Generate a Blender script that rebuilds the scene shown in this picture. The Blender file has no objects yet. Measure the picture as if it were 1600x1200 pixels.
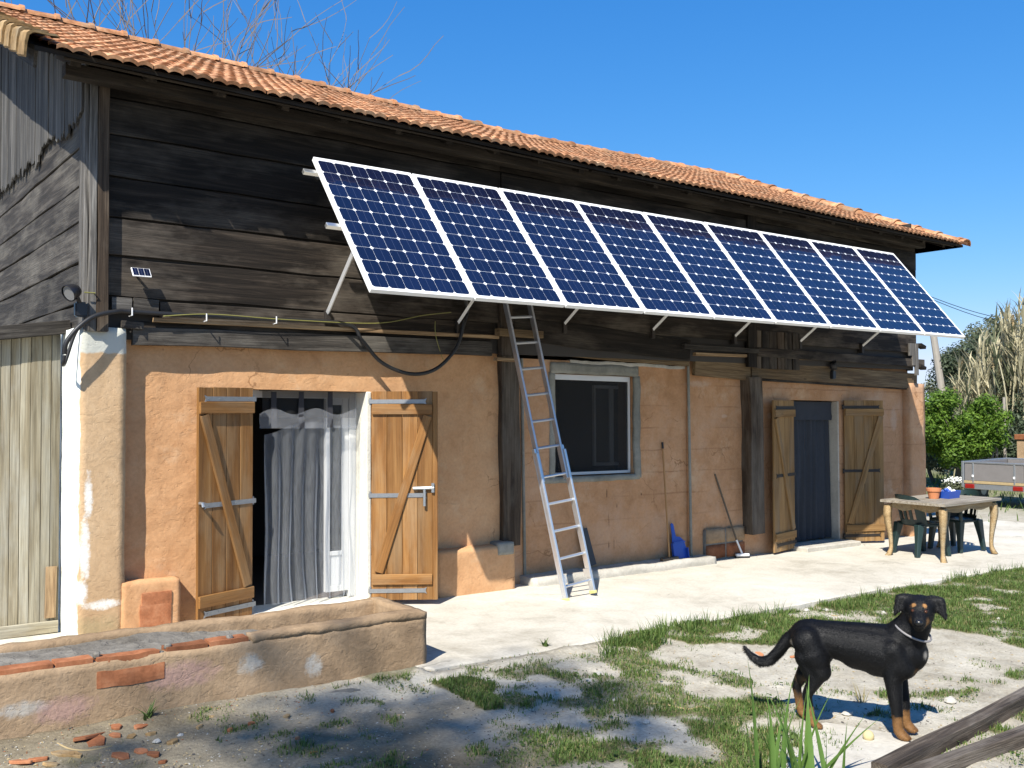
import bpy, bmesh, math, random
import numpy as np
from mathutils import Vector, Matrix, noise

random.seed(7)
scene = bpy.context.scene
COL = scene.collection

# ------------------------------------------------------------------ camera
F_PX, H_CAM = 1510.0, 1.88
YAW, PITCH, ROLL = 0.644838, 0.0241636, -0.0028316

def cam_axes():
    cy, sy, cp, sp = math.cos(YAW), math.sin(YAW), math.cos(PITCH), math.sin(PITCH)
    f = Vector((sy*cp, cy*cp, sp)); r = Vector((cy, -sy, 0)); u = r.cross(f)
    c, s = math.cos(ROLL), math.sin(ROLL)
    return c*r + s*u, -s*r + c*u, f
CR, CU, CF = cam_axes()
CC = Vector((0, 0, H_CAM))
cam_d = bpy.data.cameras.new('camera'); cam = bpy.data.objects.new('camera', cam_d); COL.objects.link(cam)
cam_d.sensor_fit = 'HORIZONTAL'; cam_d.sensor_width = 36.0; cam_d.lens = 36.0*F_PX/1600.0
cam_d.clip_start = 0.05; cam_d.clip_end = 3000
cam.matrix_world = Matrix(((CR.x, CU.x, -CF.x, 0), (CR.y, CU.y, -CF.y, 0), (CR.z, CU.z, -CF.z, H_CAM), (0, 0, 0, 1)))
scene.camera = cam

# ------------------------------------------------------------------ sky, sun, exposure
SUN = Vector((1.5, 1.0, -1.88)).normalized()          # travel direction of the light
sun_el = math.asin(-SUN.z); sun_az = math.atan2(-SUN.x, -SUN.y)   # clockwise from +Y
w = bpy.data.worlds.new('World'); scene.world = w; w.use_nodes = True
wn = w.node_tree; bg = wn.nodes['Background']
sky = wn.nodes.new('ShaderNodeTexSky'); sky.sky_type = 'NISHITA'; sky.sun_disc = False
sky.sun_elevation = sun_el; sky.sun_rotation = sun_az
sky.altitude = 0; sky.air_density = 1.0; sky.dust_density = 0.2; sky.ozone_density = 4.0
# the camera's steeper blue: each channel of the whole sky gets its own response curve
sep = wn.nodes.new('ShaderNodeSeparateColor'); cmb = wn.nodes.new('ShaderNodeCombineColor'); wn.links.new(sky.outputs[0], sep.inputs[0])
def wmath(op, a, b):
    nd = wn.nodes.new('ShaderNodeMath'); nd.operation = op
    for q, v in enumerate((a, b)):
        if hasattr(v, 'is_output'): wn.links.new(v, nd.inputs[q])
        else: nd.inputs[q].default_value = v
    return nd.outputs[0]
chan = [wmath('MULTIPLY', wmath('POWER', sep.outputs[q], p_), m_) for q, (p_, m_) in enumerate(((1.5, .22), (.85, .775), (.55, 1.92)))]
chan[0] = wmath('MINIMUM', chan[0], wmath('MULTIPLY', chan[1], .85))
for q in range(3): wn.links.new(chan[q], cmb.inputs[q])
wn.links.new(cmb.outputs[0], bg.inputs[0]); bg.inputs[1].default_value = 0.1
sd = bpy.data.lights.new('sun', 'SUN'); so = bpy.data.objects.new('sun', sd); COL.objects.link(so)
sd.energy = 4.6; sd.angle = math.radians(0.5); sd.color = (1.0, 0.95, 0.86)
so.rotation_euler = SUN.to_track_quat('-Z', 'Y').to_euler(); so.location = (-8, -6, 12)
scene.view_settings.view_transform = 'Standard'; scene.view_settings.look = 'None'
scene.view_settings.gamma = 1.0; scene.view_settings.exposure = 0.9
scene.render.engine = 'CYCLES'
scene.cycles.max_bounces = 8; scene.cycles.transparent_max_bounces = 16
scene.render.resolution_x = 1024; scene.render.resolution_y = 768

# ------------------------------------------------------------------ pixel -> place
def ray(px, py): return CR*((px-800)/F_PX) + CU*(-(py-600)/F_PX) + CF
def onY(px, py, Y): d = ray(px, py); return CC + d*(Y/d.y)
def onX(px, py, X): d = ray(px, py); return CC + d*(X/d.x)
def onZ(px, py, z): d = ray(px, py); return CC + d*((z-H_CAM)/d.z)
def S(x): return -0.0125*(min(max(x, 0), 18)-3)          # the yard drops gently to the right
def gz(x, y):                                             # bare earth level
    n = noise.noise(Vector((x*.7, y*.7, 1.3)))*.018 + noise.noise(Vector((x*2.7, y*2.7, 4.1)))*.007
    e = max(0.0, min(1.0, 1-(5.97-y)/.35)) if y < 6.3 else 0.0      # earth heaped against the terrace edge
    return S(x) - .055 + n + .042*e*e*(1 if x < 6 else max(0, 1-(x-6)/2))
def G(px, py):
    p = onZ(px, py, -.06)
    for _ in range(4): p = onZ(px, py, gz(p.x, p.y))
    return p
def SLAB(px, py):
    p = onZ(px, py, 0)
    for _ in range(4): p = onZ(px, py, S(p.x))
    return p
Z3 = Vector((0, 0, 1)); X3 = Vector((1, 0, 0)); Y3 = Vector((0, 1, 0))

# ------------------------------------------------------------------ materials
MATS = {}
class NT:
    def __init__(s, name):
        m = bpy.data.materials.new(name); m.use_nodes = True; s.m = m; s.t = m.node_tree
        s.b = s.t.nodes['Principled BSDF']; s.out = s.t.nodes['Material Output']; MATS[name] = m
    def n(s, typ, **kw):
        nd = s.t.nodes.new('ShaderNode'+typ)
        for k, v in kw.items(): setattr(nd, k, v)
        return nd
    def l(s, a, b): s.t.links.new(a, b)
    def setin(s, nd, i, v):
        if hasattr(v, 'is_output'): s.l(v, nd.inputs[i])
        else: nd.inputs[i].default_value = v
    def coord(s, scale=(1, 1, 1), rnd=0, kind='Object', rot=(0, 0, 0)):
        tc = s.n('TexCoord'); mp = s.n('Mapping'); mp.inputs['Scale'].default_value = scale; mp.inputs['Rotation'].default_value = rot
        s.l(tc.outputs[kind], mp.inputs[0])
        if rnd:
            oi = s.n('ObjectInfo'); mu = s.n('MATH' if 0 else 'Math', operation='MULTIPLY'); s.l(oi.outputs['Random'], mu.inputs[0]); mu.inputs[1].default_value = rnd
            s.l(mu.outputs[0], mp.inputs['Location'])
        return mp.outputs[0]
    def world(s, scale=(1, 1, 1)):
        g = s.n('NewGeometry'); mp = s.n('Mapping'); mp.inputs['Scale'].default_value = scale; s.l(g.outputs['Position'], mp.inputs[0]); return mp.outputs[0]
    def noise(s, v, scale=5, detail=6, rough=.55, dist=0):
        nd = s.n('TexNoise'); s.l(v, nd.inputs['Vector'])
        nd.inputs['Scale'].default_value = scale; nd.inputs['Detail'].default_value = detail
        nd.inputs['Roughness'].default_value = rough; nd.inputs['Distortion'].default_value = dist
        return nd.outputs[0]
    def ramp(s, f, stops):
        nd = s.n('ValToRGB'); s.l(f, nd.inputs[0]); el = nd.color_ramp.elements
        while len(el) < len(stops): el.new(.5)
        for e, (p, c) in zip(el, stops):
            e.position = p; e.color = (c, c, c, 1) if not hasattr(c, '__len__') else (*c, 1)
        return nd.outputs[0]
    def mix(s, f, a, b, mode='MIX'):
        nd = s.n('Mix', data_type='RGBA', blend_type=mode)
        s.setin(nd, 0, f)
        for i, v in ((6, a), (7, b)):
            if hasattr(v, 'is_output'): s.l(v, nd.inputs[i])
            else: nd.inputs[i].default_value = (*v, 1) if hasattr(v, '__len__') else (v, v, v, 1)
        return nd.outputs[2]
    def math(s, op, a, b=0.0):
        nd = s.n('Math', operation=op); s.setin(nd, 0, a); s.setin(nd, 1, b); return nd.outputs[0]
    def bump(s, h, strength=.3, dist=.01):
        nd = s.n('Bump'); nd.inputs['Strength'].default_value = strength; nd.inputs['Distance'].default_value = dist
        s.l(h, nd.inputs['Height']); s.l(nd.outputs[0], s.b.inputs['Normal'])
    def col(s, c):
        s.setin(s.b, 'Base Color', c if hasattr(c, 'is_output') else (*c, 1))
    def p(s, **kw):
        for k, v in kw.items(): s.setin(s.b, k.replace('_', ' '), v)
    def rnd_tone(s, c, lo=.75, hi=1.2):
        oi = s.n('ObjectInfo'); mr = s.n('MapRange'); s.l(oi.outputs['Random'], mr.inputs[0]); mr.inputs[3].default_value = lo; mr.inputs[4].default_value = hi
        return s.mix(1.0, c, mr.outputs[0], 'MULTIPLY')

def plain(name, c, rough=.6, metal=0, var=.12, scale=20, bump=.0, spec=.5):
    k = NT(name); v = k.coord()
    f = k.noise(v, scale, 5)
    k.col(k.mix(f, tuple(x*(1-var) for x in c), tuple(min(1, x*(1+var)) for x in c)))
    k.p(Roughness=rough, Metallic=metal); k.b.inputs['Specular IOR Level'].default_value = spec
    if bump: k.bump(f, bump, .004)
    return k.m

def wood(name, dark, mid, light, grey=None, lo=.75, hi=1.25, rough=.8, grain=1.0, bump=.5, stain=.0, fibre=.55):
    k = NT(name)
    v = k.coord((.55*grain, 9*grain, 9*grain), rnd=37)
    g = k.noise(v, 2.2, 8, .62, .6)
    v2 = k.coord((1.2, 70, 70), rnd=11); g2 = k.noise(v2, 2.0, 4, .6, .25)
    c = k.ramp(g, [(.28, dark), (.5, mid), (.72, light)])
    fib = k.ramp(g2, [(.35, fibre), (.62, 1.12)])
    c = k.mix(1.0, c, fib, 'MULTIPLY')
    kn = k.n('TexVoronoi'); kv = k.coord((1.15, 3.6, 3.6), rnd=23); k.l(kv, kn.inputs['Vector']); kn.inputs['Scale'].default_value = 1.5
    kf = k.ramp(kn.outputs['Distance'], [(.03, 0.45), (.085, 1.0)])
    c = k.mix(.75, c, kf, 'MULTIPLY')
    if grey:
        v3 = k.coord((.8, 2.2, 2.2), rnd=5); s3 = k.ramp(k.noise(v3, 1.6, 5, .6), [(.47, 0.0), (.66, .8)])
        c = k.mix(s3, c, k.mix(1.0, grey, fib, 'MULTIPLY'))
    c = k.rnd_tone(c, lo, hi)
    k.col(c); k.p(Roughness=rough); k.b.inputs['Specular IOR Level'].default_value = .25
    h = k.math('ADD', k.math('MULTIPLY', g2, 1.0), k.math('MULTIPLY', g, .8))
    k.bump(h, bump, .006)
    return k.m

wood('dark_plank', (.006, .0046, .0034), (.018, .0134, .0096), (.06, .046, .034), grey=(.105, .088, .07), lo=.55, hi=1.3)
wood('gable_plank', (.018, .0155, .013), (.045, .039, .033), (.11, .098, .083), grey=(.13, .118, .1), lo=.75, hi=1.25, bump=.8)
wood('silver_wood', (.045, .041, .036), (.13, .12, .107), (.27, .255, .232), lo=.7, hi=1.2, bump=.9)
wood('gable_board_wood', (.04, .037, .033), (.1, .095, .087), (.2, .19, .175), lo=.6, hi=1.2, bump=.9)
wood('post_wood', (.025, .017, .011), (.06, .042, .028), (.12, .09, .063), grey=(.13, .108, .083), bump=.8)
wood('beam_wood', (.08, .05, .026), (.18, .12, .062), (.28, .2, .11), grey=(.13, .1, .065), lo=.8, hi=1.2)
wood('batten_wood', (.12, .07, .035), (.33, .22, .12), (.5, .36, .21), lo=.9, hi=1.1)
wood('screen_wood', (.17, .135, .08), (.3, .26, .18), (.41, .375, .285), grey=(.36, .345, .29), lo=.62, hi=1.15, bump=.35, fibre=.7, grain=.8)
wood('shutter_wood', (.13, .055, .015), (.225, .105, .031), (.32, .168, .058), grey=(.27, .17, .085), lo=.78, hi=1.15, bump=.25, rough=.5, fibre=.82, grain=.7)
wood('shutter_wood_old', (.15, .08, .028), (.27, .155, .06), (.36, .22, .09), grey=(.24, .17, .1), lo=.87, hi=1.1, bump=.3, fibre=.8, grain=.7)
wood('table_wood', (.2, .13, .06), (.36, .25, .125), (.46, .34, .19), grey=(.38, .31, .2), lo=.9, hi=1.1, rough=.7)
wood('tabletop_wood', (.16, .13, .1), (.3, .265, .21), (.42, .38, .32), lo=.9, hi=1.1, rough=.7)
wood('old_timber', (.03, .023, .018), (.085, .066, .05), (.2, .165, .13), grey=(.23, .2, .165), bump=1.0)
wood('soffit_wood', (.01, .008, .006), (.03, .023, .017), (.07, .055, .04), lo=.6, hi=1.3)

def plaster(name, lo, mid, hi, patch=None, bump=.4, fine=.35):
    k = NT(name); v = k.world()
    a = k.noise(v, .9, 5, .6); b = k.noise(v, 5.5, 8, .65, .5); c3 = k.noise(v, 34, 5, .6)
    c = k.ramp(k.math('ADD', k.math('MULTIPLY', a, .55), k.math('MULTIPLY', b, .45)), [(.34, lo), (.5, mid), (.66, hi)])
    c = k.mix(.35, c, k.ramp(c3, [(.3, .72), (.6, 1.08)]), 'MULTIPLY')
    if patch: c = patch(k, c)
    k.col(c); k.p(Roughness=.92); k.b.inputs['Specular IOR Level'].default_value = .15
    # trowel strokes + grit
    vs = k.world((5, 5, 8)); st = k.ramp(k.noise(vs, 1.3, 6, .62, 1.9), [(.36, 0.0), (.44, 1.0)])
    h = k.math('ADD', k.math('MULTIPLY', st, .22), k.math('ADD', k.math('MULTIPLY', b, .9), k.math('MULTIPLY', c3, fine)))
    k.bump(h, bump, .02)
    return k.m
def ellip(k, cx, cz, rx, rz, ax='x'):        # soft noisy blot around a place on a wall
    g = k.n('NewGeometry'); sp = k.n('SeparateXYZ'); k.l(g.outputs['Position'], sp.inputs[0])
    dx = k.math('DIVIDE', k.math('SUBTRACT', sp.outputs[0], cx), rx); dz = k.math('DIVIDE', k.math('SUBTRACT', sp.outputs[2], cz), rz)
    r = k.math('ADD', k.math('MULTIPLY', dx, dx), k.math('MULTIPLY', dz, dz))
    nz = k.noise(k.world(), 16, 5, .65)
    n2 = k.noise(k.world(), 55, 4, .7)
    r = k.math('ADD', r, k.math('ADD', k.math('MULTIPLY', k.math('SUBTRACT', nz, .5), 2.2), k.math('MULTIPLY', k.math('SUBTRACT', n2, .5), 1.3)))
    return k.ramp(r, [(.1, .95), (1.0, 0.0)])
def pillar_patch(k, c):
    white = (.72, .70, .64)
    for (px, py, rx, rz) in ((138, 775, .035, .2), (132, 860, .045, .3), (128, 925, .05, .12), (160, 945, .16, .045)):
        q = onY(px, py, 8.22); c = k.mix(ellip(k, q.x, q.z, rx, rz), c, white)
    q = onY(150, 985, 8.22); c = k.mix(k.math('MULTIPLY', ellip(k, q.x, q.z, .3, .13), .7), c, (.3, .24, .13))
    q = onY(175, 525, 8.22)
    g = k.n('NewGeometry'); sp = k.n('SeparateXYZ'); k.l(g.outputs['Position'], sp.inputs[0])
    zz = k.math('ADD', sp.outputs[2], k.math('MULTIPLY', k.noise(k.world(), 9, 4), .05))
    c = k.mix(k.ramp(k.math('SUBTRACT', zz, onY(160, 552, 8.22).z-.5), [(.52, 0.0), (.535, 1.0)]), c, (.5, .5, .44))
    xx = k.math('ADD', sp.outputs[0], k.math('MULTIPLY', k.noise(k.world(), 7, 4), .05))
    return k.mix(k.ramp(k.math('SUBTRACT', xx, 1.0), [(.895, 1.0), (.905, 0.0)]), c, (.74, .77, .72))
def cracks(k, c):
    vo = k.n('TexVoronoi', feature='DISTANCE_TO_EDGE'); nv = k.n('TexNoise'); k.l(k.world(), nv.inputs['Vector']); nv.inputs['Scale'].default_value = 3; nv.inputs['Detail'].default_value = 5
    sc = k.n('VectorMath', operation='SCALE'); k.l(nv.outputs['Color'], sc.inputs[0]); sc.inputs['Scale'].default_value = .5; ad = k.n('VectorMath', operation='ADD'); k.l(k.world(), ad.inputs[0]); k.l(sc.outputs[0], ad.inputs[1]); k.l(ad.outputs[0], vo.inputs['Vector']); vo.inputs['Scale'].default_value = 1.3
    ck = k.math('MULTIPLY', k.ramp(vo.outputs['Distance'], [(.003, 1.0), (.01, 0.0)]), k.ramp(k.noise(k.world(), 1.4, 3), [(.5, 0.0), (.58, .7)]))
    c = k.mix(ck, c, (.22, .11, .05))
    c = k.mix(k.math('MULTIPLY', k.ramp(k.noise(k.world(), 2.3, 7, .72), [(.56, 0.0), (.72, 1.0)]), .5), c, (.6, .45, .3))
    pits = k.ramp(k.noise(k.world(), 24, 3, .5), [(.7, 0.0), (.76, .55)])
    return k.mix(pits, c, (.28, .15, .08))
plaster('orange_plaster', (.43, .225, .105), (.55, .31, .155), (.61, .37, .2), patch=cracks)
plaster('orange_plaster_pillar', (.41, .265, .145), (.5, .34, .195), (.56, .4, .245), patch=pillar_patch)
YM_ = 8.42
def courses(k, c):
    g = k.n('NewGeometry'); sp = k.n('SeparateXYZ'); k.l(g.outputs['Position'], sp.inputs[0])
    z = k.math('ADD', sp.outputs[2], k.math('ADD', k.math('MULTIPLY', sp.outputs[0], .0125), k.math('MULTIPLY', k.noise(k.world(), 2.5, 4), .05)))
    f = k.math('ABSOLUTE', k.math('SUBTRACT', k.math('FRACT', k.math('DIVIDE', z, .27)), .5))
    ln = k.math('MULTIPLY', k.ramp(f, [(.015, 1.0), (.05, 0.0)]), k.ramp(k.noise(k.world(), 1.7, 4), [(.42, 0.0), (.6, .55)]))
    c = cracks(k, k.mix(ln, c, (.26, .13, .065)))
    for (px, py, rx, rz) in ((948, 772, .012, .06), (951, 812, .008, .1), (951, 852, .012, .05), (964, 790, .014, .035), (959, 850, .007, .09), (1002, 772, .014, .02)):
        q = onY(px, py, YM_); c = k.mix(k.math('MULTIPLY', ellip(k, q.x, q.z, rx, rz), .8), c, (.1, .045, .022))
    for (px, py, rx, rz) in ((1200, 650, .05, .05), (1130, 650, .06, .03), (1395, 655, .1, .2), (1090, 600, .25, .05)):
        q = onY(px, py, YM_); c = k.mix(k.math('MULTIPLY', ellip(k, q.x, q.z, rx, rz), .5), c, (.55, .42, .32))
    return k.mix(k.math('MULTIPLY', k.ramp(k.noise(k.world(), 1.3, 6, .7), [(.5, 0.0), (.72, 1.0)]), .45), c, (.5, .36, .26))
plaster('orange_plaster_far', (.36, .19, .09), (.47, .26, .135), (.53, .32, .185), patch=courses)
def planter_patch(k, c):
    for (px, py, rx, rz) in ((402, 1042, .1, .075), (500, 1045, .075, .09), (42, 1115, .16, .05)):
        q = onY(px, py, 6.03); c = k.mix(ellip(k, q.x, q.z, rx, rz), c, (.42, .39, .34))
    for (px, py, rx, rz) in ((105, 1115, .2, .09), (290, 1060, .28, .1)):
        q = onY(px, py, 6.03); c = k.mix(k.math('MULTIPLY', ellip(k, q.x, q.z, rx, rz), .7), c, (.4, .25, .22))
    return c
plaster('planter_plaster', (.2, .135, .08), (.31, .215, .13), (.4, .285, .18), patch=planter_patch, bump=.5, fine=.6)
plaster('white_plaster', (.55, .53, .46), (.68, .66, .58), (.74, .72, .66), bump=.35)
plaster('grey_cement', (.16, .155, .13), (.24, .235, .2), (.32, .31, .27), bump=.4)
plaster('kerb_cement', (.33, .31, .26), (.46, .43, .37), (.55, .52, .45), bump=.4)
plaster('mortar_fill', (.1, .09, .075), (.19, .175, .15), (.3, .28, .25), bump=1.0)

k = NT('terrace_concrete'); v = k.world()
a = k.noise(v, .55, 6, .62, .4); b = k.noise(v, 3.2, 8, .68, .6); c3 = k.noise(v, 40, 4)
c = k.ramp(k.math('ADD', k.math('MULTIPLY', a, .6), k.math('MULTIPLY', b, .4)), [(.33, (.33, .3, .24)), (.45, (.5, .465, .39)), (.6, (.6, .57, .49))])
c = k.mix(.4, c, k.ramp(c3, [(.3, .7), (.65, 1.1)]), 'MULTIPLY')
vo = k.n('TexVoronoi', feature='DISTANCE_TO_EDGE'); k.l(k.world(), vo.inputs['Vector']); vo.inputs['Scale'].default_value = .62
dv = k.n('VectorMath', operation='ADD'); nv = k.n('TexNoise'); k.l(k.world(), nv.inputs['Vector']); nv.inputs['Scale'].default_value = 2.2; nv.inputs['Detail'].default_value = 5
sc = k.n('VectorMath', operation='SCALE'); k.l(nv.outputs['Color'], sc.inputs[0]); sc.inputs['Scale'].default_value = .55
k.l(k.world(), dv.inputs[0]); k.l(sc.outputs[0], dv.inputs[1]); k.l(dv.outputs[0], vo.inputs['Vector'])
crk = k.ramp(vo.outputs['Distance'], [(.002, .55), (.008, 1.0)])
crk = k.mix(k.ramp(k.noise(v, 1.1, 3), [(.38, 0.0), (.45, 1.0)]), crk, 1.0)
c = k.mix(1.0, c, crk, 'MULTIPLY')
k.col(c); k.p(Roughness=.9); k.b.inputs['Specular IOR Level'].default_value = .2
k.bump(k.math('ADD', b, k.math('MULTIPLY', c3, .35)), .5, .012)

k = NT('yard_earth'); v = k.world()
at = k.n('Attribute', attribute_name='grass')
a = k.noise(v, .8, 6, .6, .3); b = k.noise(v, 4.5, 9, .7, .4); c3 = k.noise(v, 45, 6, .7)
sand = k.ramp(k.math('ADD', k.math('MULTIPLY', a, .5), k.math('MULTIPLY', b, .5)), [(.32, (.2, .175, .13)), (.45, (.37, .335, .265)), (.58, (.5, .465, .385))])
sand = k.mix(.55, sand, k.ramp(c3, [(.32, .55), (.6, 1.1)]), 'MULTIPLY')
soil = k.ramp(b, [(.35, (.06, .065, .028)), (.5, (.13, .125, .06)), (.65, (.23, .2, .12))])
dt = k.n('Attribute', attribute_name='dirt_shade')
sand = k.mix(k.ramp(k.math('ADD', dt.outputs['Fac'], k.math('MULTIPLY', k.math('SUBTRACT', b, .5), .8)), [(.2, 0.0), (.75, 1.0)]), sand, k.mix(.7, k.ramp(a, [(.35, (.155, .128, .085)), (.62, (.3, .26, .185))]), k.ramp(c3, [(.32, .55), (.6, 1.15)]), 'MULTIPLY'))
soil = k.mix(.6, soil, k.ramp(c3, [(.35, .5), (.6, 1.15)]), 'MULTIPLY')
mk = k.ramp(k.math('ADD', at.outputs['Fac'], k.math('MULTIPLY', k.math('SUBTRACT', b, .5), .9)), [(.22, 0.0), (.66, 1.0)])
c = k.mix(mk, sand, soil)
far = k.n('Attribute', attribute_name='lawn')
c = k.mix(far.outputs['Fac'], c, k.ramp(b, [(.35, (.06, .08, .025)), (.65, (.15, .16, .06))]))
vo = k.n('TexVoronoi'); k.l(v, vo.inputs['Vector']); vo.inputs['Scale'].default_value = 34
peb = k.ramp(vo.outputs['Distance'], [(.1, 1.0), (.22, 0.0)])
peb2 = k.math('MULTIPLY', peb, k.ramp(k.noise(v, 6, 3), [(.5, 0.0), (.62, 1.0)]))
c = k.mix(peb2, c, k.mix(vo.outputs['Color'], (.5, .46, .4), (.34, .27, .2)))
k.col(c); k.p(Roughness=.95); k.b.inputs['Specular IOR Level'].default_value = .1
k.bump(k.math('ADD', k.math('ADD', b, k.math('MULTIPLY', c3, .5)), k.math('MULTIPLY', peb2, .4)), .8, .02)

def terracotta(name, lo, mid, hi, lich=.0, seed=9):
    k = NT(name); v = k.coord((1, 1, 1), rnd=19)
    a = k.noise(v, 7, 6, .65); b = k.noise(v, 60, 4)
    c = k.ramp(a, [(.32, lo), (.5, mid), (.68, hi)])
    c = k.mix(.4, c, k.ramp(b, [(.3, .65), (.62, 1.1)]), 'MULTIPLY')
    if lich:
        c = k.mix(.75, c, k.ramp(k.noise(k.world(), 4.2, 3, .8), [(.35, .55), (.62, 1.2)]), 'MULTIPLY')
        c = k.mix(k.math('MULTIPLY', k.ramp(k.noise(k.world(), 3.0, 7, .7), [(.5, 0.0), (.68, 1.0)]), lich), c, (.34, .29, .2))
    k.col(k.rnd_tone(c, .68, 1.22)); k.p(Roughness=.88); k.b.inputs['Specular IOR Level'].default_value = .2
    k.bump(k.math('ADD', a, k.math('MULTIPLY', b, .4)), .4, .006); return k.m
terracotta('roof_tile', (.31, .135, .062), (.46, .222, .107), (.54, .305, .165), lich=.55)
terracotta('verge_tile', (.2, .13, .06), (.34, .22, .1), (.42, .3, .16), lich=.6)
terracotta('red_brick', (.2, .075, .033), (.3, .115, .052), (.38, .17, .085))

plain('white_aluminium', (.8, .8, .79), .32, 0, .04, 4, spec=.5)
plain('rail_aluminium', (.62, .62, .6), .3, .85, .1, 9)
plain('ladder_aluminium', (.66, .67, .68), .33, .8, .14, 14)
plain('ladder_aluminium_dull', (.5, .52, .56), .4, .8, .16, 14)  # darker, rougher metal for the upper section and the rail ribs
plain('galvanised_steel', (.42, .44, .45), .42, .8, .2, 30)
plain('strap_steel', (.3, .31, .32), .45, .7, .2, 30)
plain('dark_iron', (.05, .042, .036), .6, .6, .25, 30)
plain('rusty_iron', (.22, .07, .04), .8, .1, .3, 30)
plain('pv_backsheet', (.8, .81, .82), .25, 0, .02, 4)
plain('pvc_white', (.6, .6, .585), .35, 0, .04, 4)
plain('black_rubber', (.013, .013, .014), .5, 0, .2, 20)
plain('black_plastic', (.012, .012, .014), .4, 0, .2, 20)
plain('yellow_wire', (.2, .19, .05), .5)
plain('green_wire', (.08, .2, .05), .5)
plain('green_plastic', (.012, .03, .03), .42, 0, .15, 12)
plain('blue_plastic', (.018, .07, .36), .35, 0, .1, 12)
plain('lamp_glass', (.2, .2, .2), .15)
plain('white_plastic', (.75, .75, .75), .4)
plain('yellow_cap', (.55, .5, .2), .5)
plain('clay_pot', (.5, .19, .08), .8, 0, .15, 20)
plain('broom_wood', (.35, .19, .07), .6, 0, .2, 20)
plain('broom_dark', (.1, .075, .05), .7, 0, .25, 20)
plain('bristle', (.2, .17, .1), .9, 0, .3, 60)
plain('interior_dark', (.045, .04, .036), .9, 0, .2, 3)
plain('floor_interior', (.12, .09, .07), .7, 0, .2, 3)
plain('stone_white', (.42, .4, .35), .9, 0, .15, 30, bump=.4)
plain('straw', (.33, .25, .13), .9, 0, .2, 20)
plain('bark', (.1, .085, .07), .9, 0, .3, 12, bump=.5)
plain('bare_bark', (.15, .125, .105), .9, 0, .3, 8)
plain('pole_wood', (.3, .27, .23), .85, 0, .15, 6)
plain('trailer_panel', (.16, .15, .145), .6, 0, .15, 8)
plain('red_lens', (.22, .012, .008), .3)
plain('orange_lens', (.7, .2, .02), .25)
plain('ball_felt', (.5, .42, .22), .95, 0, .15, 40)
plain('collar', (.2, .19, .19), .6)
plain('slate_board', (.03, .034, .04), .6, 0, .2, 10)
plain('flower_white', (.8, .8, .75), .7)
plain('dog_nose', (.008, .008, .009), .3)
plain('dog_eye', (.06, .02, .006), .1)

k = NT('pv_cell'); v = k.coord((1, 1, 1))
oi = k.n('ObjectInfo')
base = k.mix(oi.outputs['Random'], (.003, .005, .018), (.005, .009, .033))
sp = k.n('SeparateXYZ'); k.l(v, sp.inputs[0])
fx = k.math('FRACT', k.math('ADD', k.math('MULTIPLY', sp.outputs[0], 1/.078), .5)); fx = k.math('ABSOLUTE', k.math('SUBTRACT', fx, .5))
bb = k.ramp(fx, [(.012, 1.0), (.02, 0.0)])
c = k.mix(k.math('MULTIPLY', bb, .5), base, (.12, .14, .2))
c = k.mix(k.math('MULTIPLY', k.noise(k.coord((40, 4, 1), rnd=9), 3, 4), .25), c, (.02, .03, .075))
k.col(c); k.p(Roughness=.22); k.b.inputs['Coat Weight'].default_value = .7; k.b.inputs['Coat Roughness'].default_value = .03
k.b.inputs['Specular IOR Level'].default_value = .3

def leafmat(name, a, b, trans=.35, rough=.55):
    k = NT(name); oi = k.n('NewGeometry')
    f = k.noise(k.world(), 2.4, 4, .7); f2 = oi.outputs['Random Per Island']
    c = k.mix(k.ramp(k.math('ADD', k.math('MULTIPLY', f, .5), k.math('MULTIPLY', f2, .5)), [(.25, 0.0), (.78, 1.0)]), tuple(x*.8 for x in a), tuple(x*1.15 for x in b))
    k.col(c); k.p(Roughness=rough); k.b.inputs['Specular IOR Level'].default_value = .25
    tr = k.n('BsdfTranslucent'); k.l(c, tr.inputs[0]); mx = k.n('MixShader'); mx.inputs[0].default_value = trans
    k.l(k.b.outputs[0], mx.inputs[1]); k.l(tr.outputs[0], mx.inputs[2]); k.l(mx.outputs[0], k.out.inputs[0]); return k.m
leafmat('grass_blade', (.07, .135, .026), (.16, .225, .06), .38)
leafmat('dry_grass', (.2, .17, .07), (.34, .29, .14), .3)
leafmat('iris_leaf', (.08, .17, .03), (.17, .28, .07), .4, .4)
leafmat('bright_leaf', (.06, .13, .012), (.14, .23, .03), .35)
leafmat('olive_leaf', (.085, .1, .055), (.17, .185, .105), .3)
leafmat('dark_leaf', (.04, .06, .035), (.085, .11, .06), .25)
leafmat('shade_leaf', (.05, .09, .02), (.1, .15, .04), .3)
leafmat('reed_leaf', (.34, .31, .19), (.52, .47, .31), .3)
leafmat('weed_leaf', (.05, .1, .02), (.11, .16, .045), .3)

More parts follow.
